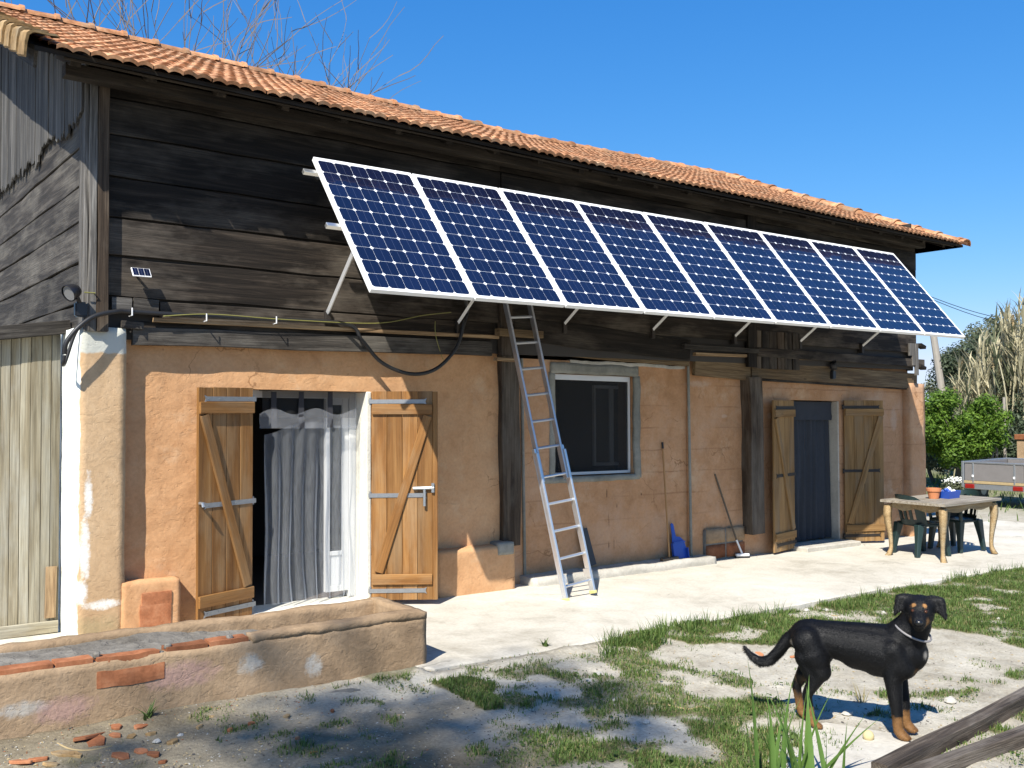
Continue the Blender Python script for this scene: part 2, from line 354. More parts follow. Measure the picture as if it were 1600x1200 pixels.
def sheer(name, col, alpha, rough=.8, fold=.4):
    k = NT(name); t = k.n('BsdfTransparent'); d = k.n('BsdfDiffuse'); tl = k.n('BsdfTranslucent'); m1 = k.n('MixShader'); m2 = k.n('MixShader')
    d.inputs[0].default_value = (*col, 1); tl.inputs[0].default_value = (*col, 1); m1.inputs[0].default_value = .45
    f = k.noise(k.coord((30, 30, 4)), 3, 3)
    al = k.math('ADD', k.math('MULTIPLY', k.math('SUBTRACT', f, .5), .25), alpha)
    lw = k.n('LayerWeight'); lw.inputs[0].default_value = .5; al = k.math('ADD', al, k.math('MULTIPLY', k.math('POWER', lw.outputs['Facing'], 2.0), fold))
    k.l(d.outputs[0], m1.inputs[1]); k.l(tl.outputs[0], m1.inputs[2]); k.l(al, m2.inputs[0])
    k.l(t.outputs[0], m2.inputs[1]); k.l(m1.outputs[0], m2.inputs[2]); k.l(m2.outputs[0], k.out.inputs[0]); return k.m
sheer('sheer_cloth', (.68, .72, .78), .17, fold=.7)
sheer('sheer_dense', (.7, .72, .76), .24, fold=.6)
plain('curtain_slate', (.028, .033, .042), .9, 0, .25, 14)
plain('ribbon_dark', (.02, .02, .025), .8)
k = NT('window_glass'); gl = k.n('BsdfGlossy'); gl.inputs['Roughness'].default_value = .02; tr = k.n('BsdfTransparent'); tr.inputs[0].default_value = (.8, .83, .82, 1)
fr = k.n('Fresnel'); fr.inputs[0].default_value = 1.5; mx = k.n('MixShader'); k.l(fr.outputs[0], mx.inputs[0]); k.l(tr.outputs[0], mx.inputs[1]); k.l(gl.outputs[0], mx.inputs[2]); k.l(mx.outputs[0], k.out.inputs[0])
# flyscreen: fine dark mesh
k = NT('fly_screen'); t = k.n('BsdfTransparent'); d = k.n('BsdfDiffuse'); d.inputs[0].default_value = (.035, .035, .035, 1); mx = k.n('MixShader'); mx.inputs[0].default_value = .55
k.l(t.outputs[0], mx.inputs[1]); k.l(d.outputs[0], mx.inputs[2]); k.l(mx.outputs[0], k.out.inputs[0])

k = NT('dog_fur'); at = k.n('Attribute', attribute_name='coat'); v = k.coord((5, 9, 9)); f = k.noise(v, 4, 6, .7, .4); f2 = k.noise(k.coord((60, 190, 190)), 2, 3)
c = k.mix(1.0, at.outputs['Color'], k.ramp(k.math('ADD', k.math('MULTIPLY', f, .5), k.math('MULTIPLY', f2, .5)), [(.3, .6), (.66, 1.35)]), 'MULTIPLY')
k.col(c); k.p(Roughness=.52); k.b.inputs['Specular IOR Level'].default_value = .2; k.bump(k.math('ADD', f, f2), .4, .003)

# ------------------------------------------------------------------ mesh helpers
WM = {}
def newmesh(name, V, Fc, mat=None, smooth=False, bevel=0.0, seg=1):
    me = bpy.data.meshes.new(name); me.from_pydata([tuple(v) for v in V], [], Fc); me.update()
    if bevel > 0:
        bm = bmesh.new(); bm.from_mesh(me)
        es = [e for e in bm.edges if len(e.link_faces) == 2 and e.calc_face_angle(0) > .5]
        bmesh.ops.bevel(bm, geom=es, offset=bevel, segments=seg, affect='EDGES', clamp_overlap=True)
        bm.to_mesh(me); bm.free()
    if smooth: me.polygons.foreach_set('use_smooth', [True]*len(me.polygons))
    if mat: me.materials.append(MATS[mat])
    return me
def obj(name, me, parent=None, M=None):
    o = bpy.data.objects.new(name, me); COL.objects.link(o); M = M or Matrix()
    WM[o] = M.copy()
    if parent is not None:
        o.parent = parent; o.matrix_basis = WM[parent].inverted() @ M
    else: o.matrix_basis = M
    return o
def thing(name, label, cat, loc=(0, 0, 0), rz=0, group=None):
    o = obj(name, None, None, Matrix.Translation(loc) @ Matrix.Rotation(rz, 4, 'Z')); o.empty_display_size = .1
    return tag(o, label, cat, group)
def tag(o, label=None, cat=None, group=None, kind=None):
    for kk, vv in (('label', label), ('category', cat), ('group', group), ('kind', kind)):
        if vv: o[kk] = vv
    return o
def centred(V):
    c = sum((Vector(v) for v in V), Vector())/len(V); return c
def wobj(name, V, Fc, mat, parent=None, smooth=False, bevel=0.0, seg=1, origin=None):
    """mesh given in world coordinates, origin set to its base centre"""
    V = [Vector(v) for v in V]
    if origin is None:
        xs = [v.x for v in V]; ys = [v.y for v in V]; zs = [v.z for v in V]
        origin = Vector(((min(xs)+max(xs))/2, (min(ys)+max(ys))/2, min(zs)))
    me = newmesh(name, [v-Vector(origin) for v in V], Fc, mat, smooth, bevel, seg)
    return obj(name, me, parent, Matrix.Translation(origin))
BOXF = [(0, 3, 2, 1), (4, 5, 6, 7), (0, 1, 5, 4), (1, 2, 6, 5), (2, 3, 7, 6), (3, 0, 4, 7)]
def boxv(x0, x1, y0, y1, z0, z1): return [Vector(p) for p in ((x0, y0, z0), (x1, y0, z0), (x1, y1, z0), (x0, y1, z0), (x0, y0, z1), (x1, y0, z1), (x1, y1, z1), (x0, y1, z1))]
class MB:
    def __init__(s): s.V = []; s.F = []
    def add(s, V, Fc, M=None):
        b = len(s.V); s.V += [(M @ Vector(v)) if M else Vector(v) for v in V]; s.F += [tuple(i+b for i in f) for f in Fc]; return s
    def box(s, x0, x1, y0, y1, z0, z1, M=None): return s.add(boxv(x0, x1, y0, y1, z0, z1), BOXF, M)
    def tube(s, pts, r, n=8, caps=True):
        V, Fc = tube(pts, r, n, caps); return s.add(V, Fc)
    def obj(s, name, mat, parent=None, **kw): return wobj(name, s.V, s.F, mat, parent, **kw)
def tube(pts, r, n=8, caps=True):
    pts = [Vector(p) for p in pts]; rs = r if hasattr(r, '__len__') else [r]*len(pts)
    V = []; Fc = []; up = None
    for i, p in enumerate(pts):
        d = (pts[min(i+1, len(pts)-1)]-pts[max(i-1, 0)]).normalized()
        if up is None: up = (Z3 if abs(d.z) < .9 else X3).cross(d).normalized()
        else:
            up = up - d*up.dot(d)
            up = up.normalized() if up.length > 1e-6 else (Z3 if abs(d.z) < .9 else X3).cross(d).normalized()
        w2 = d.cross(up)
        for j in range(n):
            a = 2*math.pi*j/n; V.append(p+(up*math.cos(a)+w2*math.sin(a))*rs[i])
    for i in range(len(pts)-1):
        for j in range(n):
            Fc.append((i*n+j, i*n+(j+1) % n, (i+1)*n+(j+1) % n, (i+1)*n+j))
    if caps: Fc.append(tuple(range(n-1, -1, -1))); Fc.append(tuple(range((len(pts)-1)*n, len(pts)*n)))
    return V, Fc
def spline(pts, m=8):
    P = [Vector(p) for p in pts]; out = []
    for i in range(len(P)-1):
        p0, p1, p2, p3 = P[max(i-1, 0)], P[i], P[i+1], P[min(i+2, len(P)-1)]
        for j in range(m):
            t = j/m; out.append(.5*((2*p1)+(p2-p0)*t+(2*p0-5*p1+4*p2-p3)*t*t+(3*p1-p0-3*p2+p3)*t*t*t))
    out.append(P[-1]); return out
def lathe(prof, n=16):
    V = []; Fc = []
    for r, z in prof:
        for j in range(n): V.append(Vector((r*math.cos(2*math.pi*j/n), r*math.sin(2*math.pi*j/n), z)))
    for i in range(len(prof)-1):
        for j in range(n): Fc.append((i*n+j, i*n+(j+1) % n, (i+1)*n+(j+1) % n, (i+1)*n+j))
    return V, Fc
def prism(poly, h):           # polygon in local xy extruded along z 0..h
    n = len(poly); V = [Vector((x, y, 0)) for x, y in poly]+[Vector((x, y, h)) for x, y in poly]
    return V, [tuple(range(n-1, -1, -1)), tuple(range(n, 2*n))]+[(i, (i+1) % n, n+(i+1) % n, n+i) for i in range(n)]
def frame(x, z, o):           # matrix from x axis, approximate z axis, origin
    x = x.normalized(); y = z.cross(x).normalized(); z = x.cross(y)
    return Matrix(((x.x, y.x, z.x, o.x), (x.y, y.y, z.y, o.y), (x.z, y.z, z.z, o.z), (0, 0, 0, 1)))
def plank_geo(L, w, t, wob=.004, seed=0, n=None, ends=.0):
    n = n or max(2, int(L/.35)); rr = random.Random(seed); c = min(.004, t*.2, w*.1); V = []; Fc = []
    for i in range(n+1):
        x = -L/2+L*i/n
        wy0 = -w/2+noise.noise(Vector((x*1.7, seed*3.1, 0)))*wob; wy1 = w/2+noise.noise(Vector((x*1.7, seed*3.1, 9)))*wob
        tz = noise.noise(Vector((x*.8, seed*3.1, 5)))*wob*.8
        for (y, z) in ((wy0+c, 0), (wy1-c, 0), (wy1, c), (wy1, t-c), (wy1-c, t), (wy0+c, t), (wy0, t-c), (wy0, c)): V.append(Vector((x, y, z+tz)))
    for i in range(n):
        for j in range(8): Fc.append((i*8+j, (i+1)*8+j, (i+1)*8+(j+1) % 8, i*8+(j+1) % 8))
    Fc.append(tuple(range(8))); Fc.append(tuple(range((n+1)*8-1, n*8-1, -1)))
    Fc = [tuple(reversed(f)) for f in Fc]
    return V, Fc
PSEED = [0]
def plank(name, a, b, w, t, mat, parent, nrm, wob=.004, n=None):
    """a->b is the centre line on the back face; nrm points out of the face"""
    PSEED[0] += 1; a, b = Vector(a), Vector(b); M = frame(b-a, Vector(nrm), (a+b)/2)
    V, Fc = plank_geo((b-a).length, w, t, wob, PSEED[0], n); return obj(name, newmesh(name, V, Fc, mat), parent, M)

# =================================================================== SETTING
# ---- ground sheet
GR_LUSH = [(925, 1012), (1000, 983), (1130, 950), (1300, 913), (1600, 878), (1700, 868), (1700, 1000), (1600, 1012), (1420, 985), (1300, 985), (1220, 1010), (1080, 1010), (1040, 998), (990, 1022)]
GR_MID = [(590, 1075), (700, 1052), (800, 1055), (860, 1008), (960, 1020), (1130, 1045), (1180, 1080), (1230, 1260), (500, 1260), (640, 1140)]
GR_DARK = [(900, 1150), (1060, 1110), (1230, 1105), (1250, 1260), (860, 1260)]
GR_RIGHT = [(1400, 1085), (1470, 1062), (1620, 1040), (1720, 1040), (1720, 1150), (1480, 1150), (1330, 1110)]
GR_MINI = [(680, 1082), (740, 1072), (790, 1082), (770, 1105), (700, 1108)]
PATH = [(990, 1026), (1080, 1012), (1240, 1015), (1400, 985), (1600, 1012), (1720, 1012), (1720, 1042), (1450, 1062), (1320, 1088), (1180, 1064), (1060, 1040)]
def inpoly(px, py, poly):
    ins = np.zeros(px.shape, bool); n = len(poly)
    for i in range(n):
        x0, y0 = poly[i]; x1, y1 = poly[(i+1) % n]
        c = ((y0 > py) != (y1 > py)) & (px < (x1-x0)*(py-y0)/((y1-y0) if y1 != y0 else 1e-9)+x0); ins ^= c
    return ins
def vnoise(x, y, sc, seed):      # cheap value noise on arrays
    rs = np.random.RandomState(seed); T = rs.rand(256, 256); u = x*sc; v = y*sc
    i = np.floor(u).astype(int); j = np.floor(v).astype(int); fu = u-i; fv = v-j; fu = fu*fu*(3-2*fu); fv = fv*fv*(3-2*fv)
    g = lambda a, b: T[a % 256, b % 256]
    return (g(i, j)*(1-fu)+g(i+1, j)*fu)*(1-fv)+(g(i, j+1)*(1-fu)+g(i+1, j+1)*fu)*fv
def topix(x, y, z):
    dx, dy, dz = x, y, z-H_CAM
    a = CR.x*dx+CR.y*dy+CR.z*dz; b = CU.x*dx+CU.y*dy+CU.z*dz; c = CF.x*dx+CF.y*dy+CF.z*dz
    c = np.maximum(c, .05); return 800+F_PX*a/c, 600-F_PX*b/c
def grass_density(x, y):
    """how much grass grows at a place of the yard (0..1)"""
    wx = x+(vnoise(x, y, 2.3, 1)-.5)*.5; wy = y+(vnoise(x, y, 2.3, 2)-.5)*.5
    px, py = topix(wx, wy, -.06-.0125*(np.clip(wx, 0, 18)-3)); n1 = vnoise(x, y, 3.1, 3); n2 = vnoise(x, y, 8.0, 4); nn = n1*.6+n2*.4
    d = np.clip((nn-.58)*1.5, 0, .25)
    d = np.maximum(d, inpoly(px, py, GR_MID)*np.clip((nn-.42)*2.4, 0, .5))
    d = np.maximum(d, inpoly(px, py, GR_DARK)*np.clip(.15+(nn-.4)*3, 0, .9))
    d = np.maximum(d, inpoly(px, py, GR_RIGHT)*np.clip(.2+(nn-.42)*3, 0, .9))
    d = np.maximum(d, inpoly(px, py, GR_LUSH)*np.clip(.5+(nn-.4)*3, .12, 1))
    d = np.maximum(d, inpoly(px, py, GR_MINI)*.9)
    d = np.where(inpoly(px, py, PATH), np.clip((nn-.6)*1.4, 0, .2), d)
    px0, py0 = topix(x, y, -.06); d = np.where((px0 < 560) & (py0 > 1020), np.clip((n2-.62)*1.6, 0, .4), d)
    return d
def lines(a, b, step, lo, hi, grow=1.35):
    c = list(np.arange(a, b+1e-6, step)); s = step; x = a; L = []
    while x > lo: s *= grow; x -= s; L.append(x)
    s = step; x = b; R_ = []
    while x < hi: s *= grow; x += s; R_.append(x)
    return np.array(L[::-1]+c+R_)
gx = lines(-.5, 16, .055, -900, 1200); gy = lines(1.2, 6.3, .05, -900, 1200)
GX, GY = np.meshgrid(gx, gy); nX, nY = len(gx), len(gy)
dn = grass_density(GX.ravel(), GY.ravel()); hgt = np.array([gz(float(a), float(b)) for a, b in zip(GX.ravel(), GY.ravel())])
near = (GX.ravel() > -2) & (GX.ravel() < 18) & (GY.ravel() < 8)
under = (GX.ravel() > -1) & (GX.ravel() < 17) & (GY.ravel() > np.where(GX.ravel() < 3.76, 6.2, 6.0)) & (GY.ravel() < 16)
hgt = np.where(under, -.3, hgt)
bumpy = (vnoise(GX.ravel(), GY.ravel(), 11, 6)-.5)*.016+(vnoise(GX.ravel(), GY.ravel(), 23, 8)-.5)*.009
hgt = hgt+np.where(near & ~under, bumpy+dn*.012, 0)
me = bpy.data.meshes.new('ground')
me.from_pydata(list(zip(GX.ravel().tolist(), GY.ravel().tolist(), hgt.tolist())), [], [(j*nX+i, j*nX+i+1, (j+1)*nX+i+1, (j+1)*nX+i) for j in range(nY-1) for i in range(nX-1)])
gpx, gpy = topix(GX.ravel(), GY.ravel(), -.06); dirt_shade = np.clip((700-gpx)/500, 0, 1)*.28+np.clip((gpy-1040)/160, 0, 1)*.12+(vnoise(GX.ravel(), GY.ravel(), 1.7, 31)-.5)*.3
at = me.attributes.new('grass', 'FLOAT', 'POINT'); at.data.foreach_set('value', np.where(near, np.clip(dn*1.1, 0, 1), .25).astype(np.float32))
dirt_shade = np.clip((900-gpx)/500, 0, 1)*.5+np.clip((gpy-1060)/120, 0, 1)*np.clip((1350-gpx)/300, 0, 1)*.4+(vnoise(GX.ravel(), GY.ravel(), 1.7, 31)-.5)*.6  # grey-brown dirt at left and front, with tree shade mixed into its tone
at = me.attributes.new('dirt_shade', 'FLOAT', 'POINT'); at.data.foreach_set('value', np.where(near, np.clip(dirt_shade, 0, 1), .2).astype(np.float32))
d_far = np.clip((GX.ravel()-19.5)/1.5, 0, 1)*np.clip(vnoise(GX.ravel(), GY.ravel(), .6, 7)*1.6-.1, 0, 1)
at = me.attributes.new('lawn', 'FLOAT', 'POINT'); at.data.foreach_set('value', np.where(near, 0, d_far).astype(np.float32))
me.polygons.foreach_set('use_smooth', [True]*len(me.polygons)); me.materials.append(MATS['yard_earth'])
ground = tag(obj('ground', me), 'bare sandy earth yard', None, None, 'structure')

# ---- concrete terrace along the wall
mb = MB(); n = 120; xs = [0.0+17.5*i/n for i in range(n+1)]
def fedge(x): return 5.97+.22*max(0, min(1, (3.79-x)/.06))+noise.noise(Vector((x*.9, 0, 3)))*.05+noise.noise(Vector((x*4.2, 0, 7)))*.02-max(0, x-9)*.03
ys = [0, .012, .05, .3, .6, .8, .92, 1]
V = []
for x in xs:
    f = fedge(x); V.append(Vector((x, f, S(x)-.14)))
    for q in ys: 
        y = f+(8.75-f)*q; e = 0 if q > .02 else (-.012 if q == 0 else -.003)
        V.append(Vector((x, y, S(x)+e+noise.noise(Vector((x*1.3, y*1.3, 0)))*.006)))
m = len(ys)+1
Fc = [(i*m+j, i*m+j+1, (i+1)*m+j+1, (i+1)*m+j)[::-1] for i in range(n) for j in range(m-1)]
tag(wobj('terrace', V, Fc, 'terrace_concrete', smooth=False), None, None, None, 'structure')

# =================================================================== HOUSE
YW, YF, YM, YR = 8.35, 8.25, 8.42, 8.40        # left wall, wood front, middle wall, right wall
XL, XR, YB = 1.92, 14.15, 16.3
house = thing('house', 'long farmhouse with orange plaster ground floor, dark plank upper storey and tiled roof', 'house', (8, 10.1, -.1))

def wall_holes(name, x0, x1, z0, z1, Y, thick, holes, mat, parent, res=.055, amp=.007, shear=True, rv=None, edge=0.0):
    """plaster wall facing -Y with rectangular openings; rows follow the settled floor"""
    gx = sorted(set([x0, x1]+[h[0] for h in holes]+[h[1] for h in holes])); gzl = sorted(set([z0, z1]+[h[2] for h in holes]+[h[3] for h in holes]))
    def sub(g):
        o = []
        for a, b in zip(g, g[1:]):
            q = max(1, int(round((b-a)/res))); o += [a+(b-a)*i/q for i in range(q)]
        return o+[g[-1]]
    X = sub(gx); Zs = sub(gzl); V = []; idx = {}
    def pt(i, j, back):
        kk = (i, j, back)
        if kk not in idx:
            x, z = X[i], Zs[j]; y = Y+thick if back else Y+noise.noise(Vector((x*2.1, z*2.1, Y)))*amp*1.6+noise.noise(Vector((x*9, z*9, Y)))*amp*.6
            if not back and edge:
                x += noise.noise(Vector((x*3, z*7, 2)))*edge*(1 if 0 < i < len(X)-1 else 1)
            idx[kk] = len(V); V.append(Vector((x, y, z+(S(x) if shear else 0))))
        return idx[kk]
    hole = lambda i, j: any(h[0]-1e-6 <= X[i] and X[i+1] <= h[1]+1e-6 and h[2]-1e-6 <= Zs[j] and Zs[j+1] <= h[3]+1e-6 for h in holes)
    solid = lambda i, j: 0 <= i < len(X)-1 and 0 <= j < len(Zs)-1 and not hole(i, j)
    Fc = []
    for i in range(len(X)-1):
        for j in range(len(Zs)-1):
            if not solid(i, j): continue
            Fc.append((pt(i, j, 0), pt(i+1, j, 0), pt(i+1, j+1, 0), pt(i, j+1, 0)))
            Fc.append((pt(i, j, 1), pt(i, j+1, 1), pt(i+1, j+1, 1), pt(i+1, j, 1)))
            if not solid(i-1, j): Fc.append((pt(i, j, 1), pt(i, j, 0), pt(i, j+1, 0), pt(i, j+1, 1)))
            if not solid(i+1, j): Fc.append((pt(i+1, j, 0), pt(i+1, j, 1), pt(i+1, j+1, 1), pt(i+1, j+1, 0)))
            if not solid(i, j-1): Fc.append((pt(i, j, 1), pt(i+1, j, 1), pt(i+1, j, 0), pt(i, j, 0)))
            if not solid(i, j+1): Fc.append((pt(i, j+1, 0), pt(i+1, j+1, 0), pt(i+1, j+1, 1), pt(i, j+1, 1)))
    return wobj(name, V, Fc, mat, parent)
DL = (3.33, 4.53, .045, 2.055)                     # left door opening (x0,x1,z0,z1 above the sloping floor)
wall_holes('wall', 2.2, 6.28, -.12, 2.62, YW, .3, [DL], 'orange_plaster', house)
a, b = onY(866, 580, YM), onY(991, 744, YM); WIN = (a.x, b.x, 1.085-S(7.5), 2.265-S(7.5))
XS = onY(1077, 700, YR-.02).x
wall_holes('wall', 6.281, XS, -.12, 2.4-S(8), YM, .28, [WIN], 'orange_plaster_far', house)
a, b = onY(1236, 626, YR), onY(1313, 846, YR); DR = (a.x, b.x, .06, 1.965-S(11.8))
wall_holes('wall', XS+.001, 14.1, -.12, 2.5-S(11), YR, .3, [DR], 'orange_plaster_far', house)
# corner pillar left and right
def lump(name, x0, x1, y0, y1, z0, z1, mat, parent, res=.05, amp=.008, rnd=.03, shear=True):
    """plastered block with soft uneven faces and rounded arrises"""
    nx, ny, nz = max(2, int((x1-x0)/res)), max(2, int((y1-y0)/res)), max(2, int((z1-z0)/res))
    bm = bmesh.new(); bmesh.ops.create_cube(bm, size=1)
    bmesh.ops.bevel(bm, geom=bm.edges[:], offset=.0, segments=1, affect='EDGES') if 0 else None
    for ax, cnt in ((0, nx), (1, ny), (2, nz)):
        for i in range(1, cnt):
            co = Vector(); co[ax] = -.5+i/cnt; no = Vector(); no[ax] = 1
            bmesh.ops.bisect_plane(bm, geom=bm.verts[:]+bm.edges[:]+bm.faces[:], plane_co=co, plane_no=no)
    c = Vector(((x0+x1)/2, (y0+y1)/2, (z0+z1)/2)); h = Vector(((x1-x0)/2, (y1-y0)/2, (z1-z0)/2)); V = []
    for v in bm.verts:
        p = Vector((v.co.x*2*h.x, v.co.y*2*h.y, v.co.z*2*h.z)); q = Vector([max(-h[i]+rnd, min(h[i]-rnd, p[i])) for i in range(3)]); d = p-q
        if d.length > 1e-9: p = q+d.normalized()*min(d.length, rnd)
        p += c; nn = Vector([noise.noise(p*3.1+Vector((i*7, 0, 0))) for i in range(3)])*amp+Vector([noise.noise(p*11+Vector((i*7, 0, 0))) for i in range(3)])*amp*.6
        p += nn; p.z += S(p.x) if shear else 0; V.append(p)
    bm.verts.index_update(); Fc = [tuple(v.index for v in f.verts) for f in bm.faces]; bm.free()
    return wobj(name, V, Fc, mat, parent, smooth=rnd > .006)
XP = onY(197, 650, 8.22).x
lump('pillar', 1.865, XP, 8.215, 8.9, -.15, onY(160, 511, 8.22).z+S(2)*-1, 'orange_plaster_pillar', house, .055, .007, .012)
lump('plinth', 2.2, onY(283, 920, 8.2).x, 8.2, 8.36, -.15, onY(240, 908, 8.2).z, 'orange_plaster', house, .04, .01, .02)
lump('plinth', onY(683, 880, 8.21).x, onY(806, 880, 8.21).x, 8.21, 8.43, -.15, onY(740, 854, 8.21).z+.02, 'orange_plaster', house, .045, .01, .03)
lump('cement_patch', onY(779, 860, 8.19).x, onY(804, 860, 8.19).x+.01, 8.197, 8.4, onY(790, 868, 8.2).z-S(6), onY(790, 849, 8.2).z-S(6)+.012, 'grey_cement', house, .03, .008, .02)
a = onY(1422, 700, 8.28).x
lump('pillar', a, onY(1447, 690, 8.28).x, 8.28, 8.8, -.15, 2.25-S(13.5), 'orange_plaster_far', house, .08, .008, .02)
# exposed bricks in the left plinth
for (p0, p1) in (((222, 928), (268, 942)), ((219, 947), (267, 978))):
    a = onY(*p0, 8.19); b = onY(*p1, 8.19)
    lump('brick', a.x, b.x, 8.186, 8.3, b.z, a.z, 'red_brick', house, .03, .005, .004, shear=False)
# other walls (gable below, back, right end) and interior
def slabbox(name, x0, x1, y0, y1, z0, z1, mat, parent=house, bevel=0): return MB().box(x0, x1, y0, y1, z0, z1).obj(name, mat, parent, bevel=bevel)
slabbox('gable_wall', 1.95, 2.15, 8.9, YB, -.3, 2.6, 'white_plaster')
slabbox('back_wall', 1.95, 14.1, YB, YB+.2, -.3, 4.55, 'orange_plaster_far')
slabbox('end_wall', 13.92, 14.1, 8.8, YB-.002, -.3, 2.55, 'orange_plaster_far')
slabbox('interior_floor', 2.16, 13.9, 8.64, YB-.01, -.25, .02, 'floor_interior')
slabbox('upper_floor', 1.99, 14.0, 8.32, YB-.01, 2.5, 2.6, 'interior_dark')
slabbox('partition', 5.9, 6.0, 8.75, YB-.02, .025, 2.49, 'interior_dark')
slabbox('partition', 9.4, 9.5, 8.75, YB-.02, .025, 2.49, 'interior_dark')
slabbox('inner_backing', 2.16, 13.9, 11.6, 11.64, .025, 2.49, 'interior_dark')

# ---- plank upper storey, front
rows = [2.785, 3.115, 3.437, 3.767, 4.118, 4.42, 4.64]
def wz(z, x): return z+S(x)*(.55+.25*(z-2.78))      # planks follow the settled frame a little
for i, (z0, z1) in enumerate(zip(rows, rows[1:])):
    cuts = [2.08, 6.05+random.uniform(-.02, .02), 10.13+random.uniform(-.02, .02), XR-.02-random.uniform(0, .05)]
    for x0, x1 in zip(cuts, cuts[1:]):
        zc = (z0+z1)/2; y = YF+.035+random.uniform(-.004, .012)
        plank('plank', (x0+.004, y, wz(zc, x0)), (x1-.004, y, wz(zc, x1)), z1-z0-.013-random.uniform(0, .008), .045, 'dark_plank', house, (0, -1, 0), .012)
slabbox('wall_sheathing', 2.0, 14.05, YF+.045, YF+.07, 2.45, 4.5, 'interior_dark')
# lower timber band, left bay
def plank_px(name, p0, p1, Y, w, t, mat, parent=house, **kw): return plank(name, onY(*p0, Y), onY(*p1, Y), w, t, mat, parent, (0, -1, 0), **kw)
plank_px('plank', (172, 475), (203, 477), YF+.02, .11, .06, 'silver_wood')
plank_px('plank', (206, 477), (245, 481), YF+.02, .12, .055, 'gable_plank')
plank_px('plank', (248, 485), (768, 515), YF+.03, .135, .04, 'dark_plank', wob=.01)
plank_px('batten', (238, 500), (776, 527), YF+.0, .036, .045, 'batten_wood', wob=.004)
plank_px('plank', (188, 507), (222, 510), YF+.0, .06, .05, 'gable_plank')
plank_px('plank', (205, 525), (764, 545), YF+.035, .15, .055, 'gable_plank', wob=.014)
plank_px('plank', (215, 512), (764, 532), YF+.05, .1, .03, 'dark_plank', wob=.014)
# middle bay beam
plank_px('plank', (800, 512), (1075, 548), YF+.03, .26, .045, 'dark_plank', wob=.02)
plank_px('beam', (800, 538), (1072, 562), YM-.02, .17, .06, 'beam_wood', wob=.012)
lump('mortar_line', onY(890, 555, YM).x, onY(1068, 565, YM).x, YM-.022, YM+.05, 2.365-S(8.4), 2.405-S(8.4), 'kerb_cement', house, .04, .012, .006)
plank_px('batten', (773, 519), (841, 524), YF-.07, .075, .09, 'beam_wood')
plank_px('batten', (771, 561), (802, 563), YF-.02, .035, .07, 'batten_wood')
# right bay beams
plank_px('plank', (1064, 541), (1180, 549), YF+.0, .06, .06, 'gable_plank')
plank_px('plank', (1082, 571), (1168, 580), YR-.05, .25, .05, 'beam_wood')
plank_px('plank', (1170, 576), (1428, 596), YR-.05, .235, .055, 'beam_wood', wob=.01)
plank_px('batten', (1082, 553), (1276, 561), YR-.1, .04, .06, 'batten_wood')
plank_px('plank', (1172, 589), (1425, 605), YR-.03, .09, .05, 'dark_plank')
plank_px('plank', (1180, 550), (1440, 568), YF+.0, .12, .05, 'dark_plank')
for i in range(6):
    a = onY(1181+i*12, 506+i*1.0, YF-.005); plank('vertical_board', (a.x, YF-.012, 2.42+S(a.x)*.4), (a.x, YF-.012, 2.92+S(a.x)*.4), .145, .025, 'dark_plank' if i % 3 else 'post_wood', house, (0, -1, 0), .01)
for i in range(3):
    a = onY(1423+i*6, 520+i*14, YF-.03); plank('vertical_board', (13.85+i*.08, YF-.035, 2.36+.15*(2-i)), (13.85+i*.08, YF-.035, 2.85), .085, .03, 'silver_wood', house, (0, -1, 0), .01)
# posts
def post(p0, p1, Y, w, t, mat):
    a, b = onY(*p0, Y), onY(*p1, Y); return plank('post', (b.x, Y, b.z), (a.x, Y, a.z), w, t, mat, house, (0, -1, 0), .018, 9)
post((781, 556), (783, 850), YM+.06, .24, .2, 'post_wood')
post((786, 470), (786, 556), YF+.02, .17, .07, 'post_wood')
post((1163, 590), (1167, 832), YR+.04, .25, .2, 'post_wood')
plank('post', (10.13, YF+.02, 2.4), (10.13, YF+.02, 4.6), .17, .06, 'dark_plank', house, (0, -1, 0), .01)
# corner post at the gable: several silvered boards
for i, (x0, x1, y) in enumerate(((1.925, 1.985, 8.19), (1.988, 2.072, 8.175))):
    plank('corner_post', ((x0+x1)/2, y+.1, 2.5), ((x0+x1)/2, y+.1, 4.62), x1-x0, .12+i*.0, 'silver_wood' if i == 0 else 'post_wood', house, (0, -1, 0), .012, 10)
for i, y in enumerate((8.235, 8.3, 8.36)):
    plank('corner_post', (1.925, y, 2.5), (1.925, y, 4.7), .058, .03, 'silver_wood', house, (-1, 0, 0), .008, 10)
